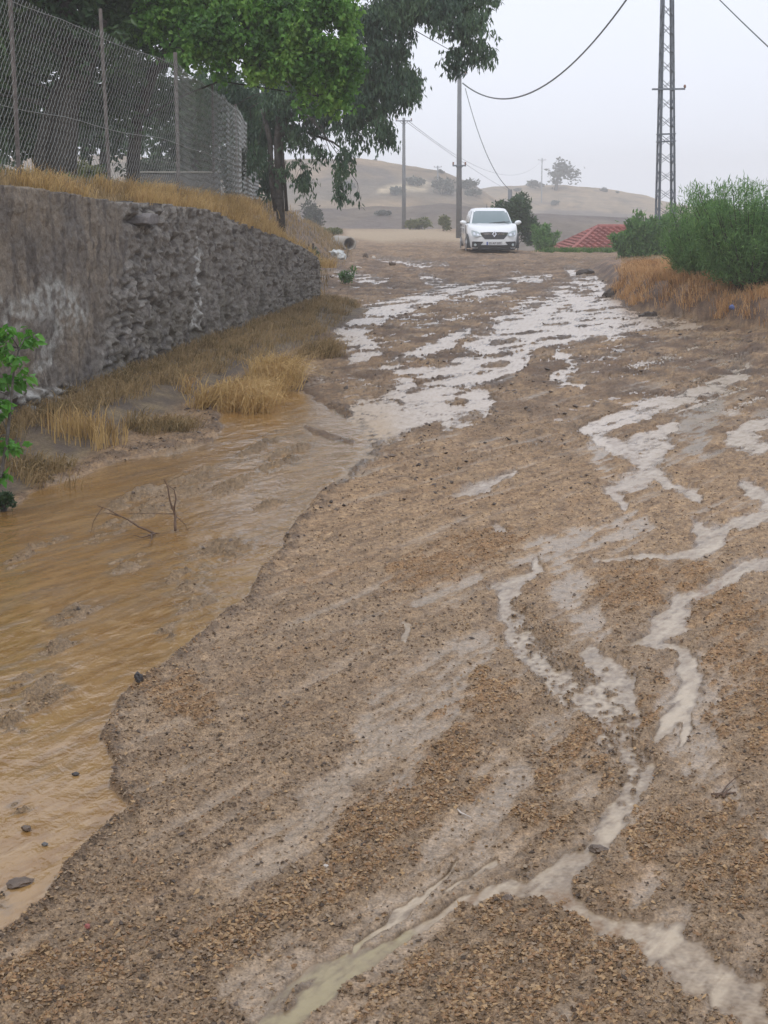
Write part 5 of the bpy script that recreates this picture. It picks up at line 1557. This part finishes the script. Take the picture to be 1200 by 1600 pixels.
# ================================================================== pipe, sack, stones, sticks
def pipe():
    b = PD(546, 391, 56); b.z = .01
    root = empty('drain_pipe', (b.x, b.y, .0), math.radians(14))
    n_ = 24; r0, r1 = .19, .25; Lp = 2.2; mb = MB()
    a = np.linspace(0, 2 * math.pi, n_, endpoint=False)
    rings = [(r1, 0), (r1, Lp), (r0, Lp), (r0, 0)]
    V_ = [(math.cos(t) * r, y, .24 + math.sin(t) * r) for r, y in rings for t in a]
    Fq = []
    for q in range(4):
        for i in range(n_):
            Fq.append((q * n_ + i, q * n_ + (i + 1) % n_, ((q + 1) % 4) * n_ + (i + 1) % n_, ((q + 1) % 4) * n_ + i))
    mb.add(V_, Fq); mb.build('pipe_wall', M['pipe'], root, smooth=True)
    mb = MB(); mb.tube([(0, Lp - .05, .24), (0, Lp - .04, .24)], .2, 24); mb.build('bore_shade_disc', M['rock_dark'], root)  # dark disc stands in for the shade deep inside the pipe
    tag(root, 'concrete drain pipe with a dark mouth by the earth bank', 'pipe')
pipe()

def rock(name, label, cat, px, py, wpx, hpx, m_, seed, group=None, dpx=None, zb=None, sink=.3):
    g = np.random.default_rng(seed)
    b = P(px, py, .02)
    if zb is None:
        z_, _ = gz_near(np.array([b.x]), np.array([b.y])); b.z = float(z_[0])
    else: b = P(px, py, zb)
    k = 1 / ppm(b.y)
    bm = bmesh.new(); bmesh.ops.create_icosphere(bm, subdivisions=3, radius=1)
    co = np.array([v.co[:] for v in bm.verts])
    pl = g.normal(0, 1, (9, 3)); pl /= np.linalg.norm(pl, axis=1)[:, None]
    for p_ in pl:       # chop facets
        h_ = g.uniform(.62, .9); dd = co @ p_
        co -= np.clip(dd - h_, 0, None)[:, None] * p_[None]
    co *= (1 + .08 * g.normal(0, 1, (len(co), 1)))
    co *= np.array([wpx * k * .5, wpx * k * .4, hpx * k * .6])
    co[:, 2] += hpx * k * (.5 - sink)
    for v, c_ in zip(bm.verts, co): v.co = c_
    me = bpy.data.meshes.new(name); bm.to_mesh(me); bm.free(); me.materials.append(M[m_])
    o = bpy.data.objects.new(name, me); C.objects.link(o); o.location = b; o.rotation_euler[2] = g.uniform(-.5, .5)
    tag(o, label, cat, group)
    return o
rock('dark_stone', 'pointed black stone on the edge of the brown pool', 'stone', 217, 1070, 17, 20, 'rock_dark', 1, sink=.1)
rock('dark_stone', 'small black stone out in the brown pool, lower left', 'stone', 118, 1210, 13, 6, 'rock_dark', 2, zb=.004)
rock('mud_clod', 'dark clod sticking out of the pool, lowest on the left', 'clod', 41, 1296, 20, 9, 'clods' if False else 'rock_mud', 3, zb=.004)
rock('mud_clod', 'long flat clod at the left edge above the lower left corner', 'clod', 30, 1382, 48, 12, 'rock_mud', 4, zb=.0)
rock('mud_clod', 'dark clod beside the near stream junction', 'clod', 793, 1405, 20, 10, 'rock_mud', 5)
rock('mud_clod', 'reddish clod sitting in the pale stream, lower right', 'clod', 934, 1328, 34, 12, 'rock_mud', 6, zb=.004)
rock('pale_stone', 'small orange tan stone in the grit, lower middle', 'stone', 508, 1356, 14, 6, 'pale_o' if False else 'rock_pale', 7)
rock('brick_bit', 'small red brick fragment in the mud, lower left', 'stone', 136, 1446, 13, 8, 'tile', 8)
rock('white_stone', 'white stone in the rubble beyond the wall end', 'stone', 584, 406, 6, 6, 'rock_pale', 9)
rock('rubble_stone', 'dark rounded rubble stone beside the white one', 'stone', 571, 404, 9, 9, 'rock_mud', 10)
rock('rubble_stone', 'long dark clod right of the white stone', 'stone', 613, 416, 14, 8, 'rock_mud', 11)
rock('white_sack', 'pale half-buried dome like a plastic sack on the mud beyond the wall', 'sack', 525, 405, 34, 17, 'sack', 12, sink=.35)
rock('pale_stone', 'flat pale slab lying below the half-buried dome', 'stone', 560, 419, 16, 5, 'rock_pale', 13)
rock('mud_clod', 'dark clod lying in the white water below the right bank', 'clod', 935, 467, 16, 10, 'rock_mud', 14)
rock('mud_clod', 'dark clod among the rapids left of the right bank', 'clod', 864, 516, 8, 6, 'rock_mud', 15)
rock('mud_clod', 'dark clod near the cut edge of the right bank', 'clod', 932, 447, 8, 8, 'rock_mud', 16)
rock('pebble', 'grey pebble lying in the lower part of the brown pool', 'stone', 70, 1320, 12, 5, 'plinth', 17, zb=.003)
rock('bank_boulder', 'brown lump of earth at the foot of the right bank', 'earth lump', 1015, 492, 40, 26, 'clods', 18, sink=.6)
0 and rock('bank_boulder', 'dark earth lump halfway along the right bank', 'earth lump', 1090, 478, 44, 24, 'clods', 19, zb=.22, sink=.6)
rock('bank_boulder', 'dark earth lump at the left corner of the right bank', 'earth lump', 955, 462, 34, 26, 'clods', 20, sink=.55)
rock('bank_boulder', 'cut earth edge lump behind the rapids', 'earth lump', 915, 428, 30, 12, 'clods', 21, sink=.5)
rock('bag_scrap', 'small bluish scrap caught in the orange grass on the right bank', 'scrap', 1143, 484, 9, 8, 'scrap', 22, zb=.42, sink=0)

def branch(name, label, paths, rads, matn='stick', z0=0.0, cat='branch'):
    """paths of (px, py, raised?): the first is the main stem, the others are side twigs (its parts)"""
    base = P(paths[0][0][0], paths[0][0][1], z0)
    main = None
    for pth, r in zip(paths, rads):
        mb = MB()
        r0 = P(paths[0][0][0], paths[0][0][1], z0)
        pts = [PD(a, b_, r0.y) if h else P(a, b_, z0 + .012) for (a, b_, h) in pth]
        out = [pts[0]]
        for i in range(1, len(pts)):
            mdp = pts[i - 1].lerp(pts[i], .5); L_ = (pts[i] - pts[i - 1]).length
            out += [mdp + Vector((random.uniform(-1, 1), random.uniform(-1, 1), random.uniform(-.5, 1))) * L_ * .05, pts[i]]
        n_ = len(out)
        mb.tube([p - base for p in out], [r * (1 - .7 * i / (n_ - 1)) for i in range(n_)], 6)
        if main is None:
            main = mb.build(name, M[matn], None, smooth=True, loc=base)
        else:
            mb.build('side_twig', M[matn], main, smooth=True)
    tag(main, label, cat)
branch('dead_branch', 'upright dead forked twig standing in the brown pool', [
    [(274, 829, 0), (274, 805, 1), (271, 795, 1), (266, 784, 1), (262, 760, 1), (256, 748, 1)], [(272, 800, 1), (275, 780, 1), (272, 765, 1), (258, 755, 1)],
    [(273, 803, 1), (240, 802, 1), (200, 803, 1)], [(274, 806, 1), (290, 820, 1), (296, 832, 1)], [(266, 784, 1), (268, 795, 1), (274, 800, 1)]], [.008, .005, .003, .003, .004])
branch('dead_branch', 'long dead twig lying across the gravel bar in the pool', [
    [(242, 834, 0), (215, 822, 1), (185, 805, 1), (152, 790, 1)], [(186, 806, 1), (163, 801, 1)], [(160, 793, 1), (146, 815, 1), (138, 845, 1)], [(242, 834, 0), (222, 840, 0), (208, 836, 0)], [(236, 834, 0), (232, 852, 0)], [(240, 833, 0), (250, 834, 0)]], [.007, .004, .003, .005, .004, .005])
branch('bleached_stalk', 'pale curved straw stalk on the mud in the lower left', [[(246, 1368, 0), (262, 1362, 0), (276, 1352, 0), (293, 1345, 0)]], [.0035], 'rock_pale', cat='stalk')
branch('bleached_stalk', 'pale straw stalk near the bottom edge of the mud', [[(330, 1600, 0), (345, 1588, 0), (364, 1578, 0)]], [.003], 'rock_pale', cat='stalk')
branch('dry_twig', 'broken twig with a pale stem lying by the right hand rill', [[(1118, 1246, 0), (1135, 1228, 0), (1165, 1208, 0)], [(1112, 1242, 0), (1150, 1238, 0)], [(1130, 1245, 0), (1142, 1232, 0)]], [.003, .006, .005], 'stick', cat='twig')
branch('dry_twig', 'curled brown twig lying left of the grey silt film', [[(711, 1258, 0), (720, 1270, 0), (738, 1278, 0)]], [.004], 'rock_pale', cat='twig')
branch('bleached_stalk', 'bent pale stick leaning by the wall end on the earth bank', [[(498, 428, 0), (506, 434, 0), (512, 446, 0)]], [.014], 'rock_pale', cat='stalk')

# ================================================================== haze (rain mist)
hm = bpy.data.materials.new('mist'); hm.use_nodes = True
t = hm.node_tree; t.nodes.remove(t.nodes['Principled BSDF'])
pv = t.nodes.new('ShaderNodeVolumePrincipled')
pv.inputs['Color'].default_value = (.985, .99, 1.0, 1); pv.inputs['Density'].default_value = .0020; pv.inputs['Anisotropy'].default_value = .0
t.links.new(pv.outputs[0], t.nodes['Material Output'].inputs['Volume'])
mb = MB(); mb.box((0, 0, 2.0), (545, 545, 13.0))
hz = mb.build('haze', hm)
tag(hz, 'pale rain mist filling the air', 'haze', kind='stuff')
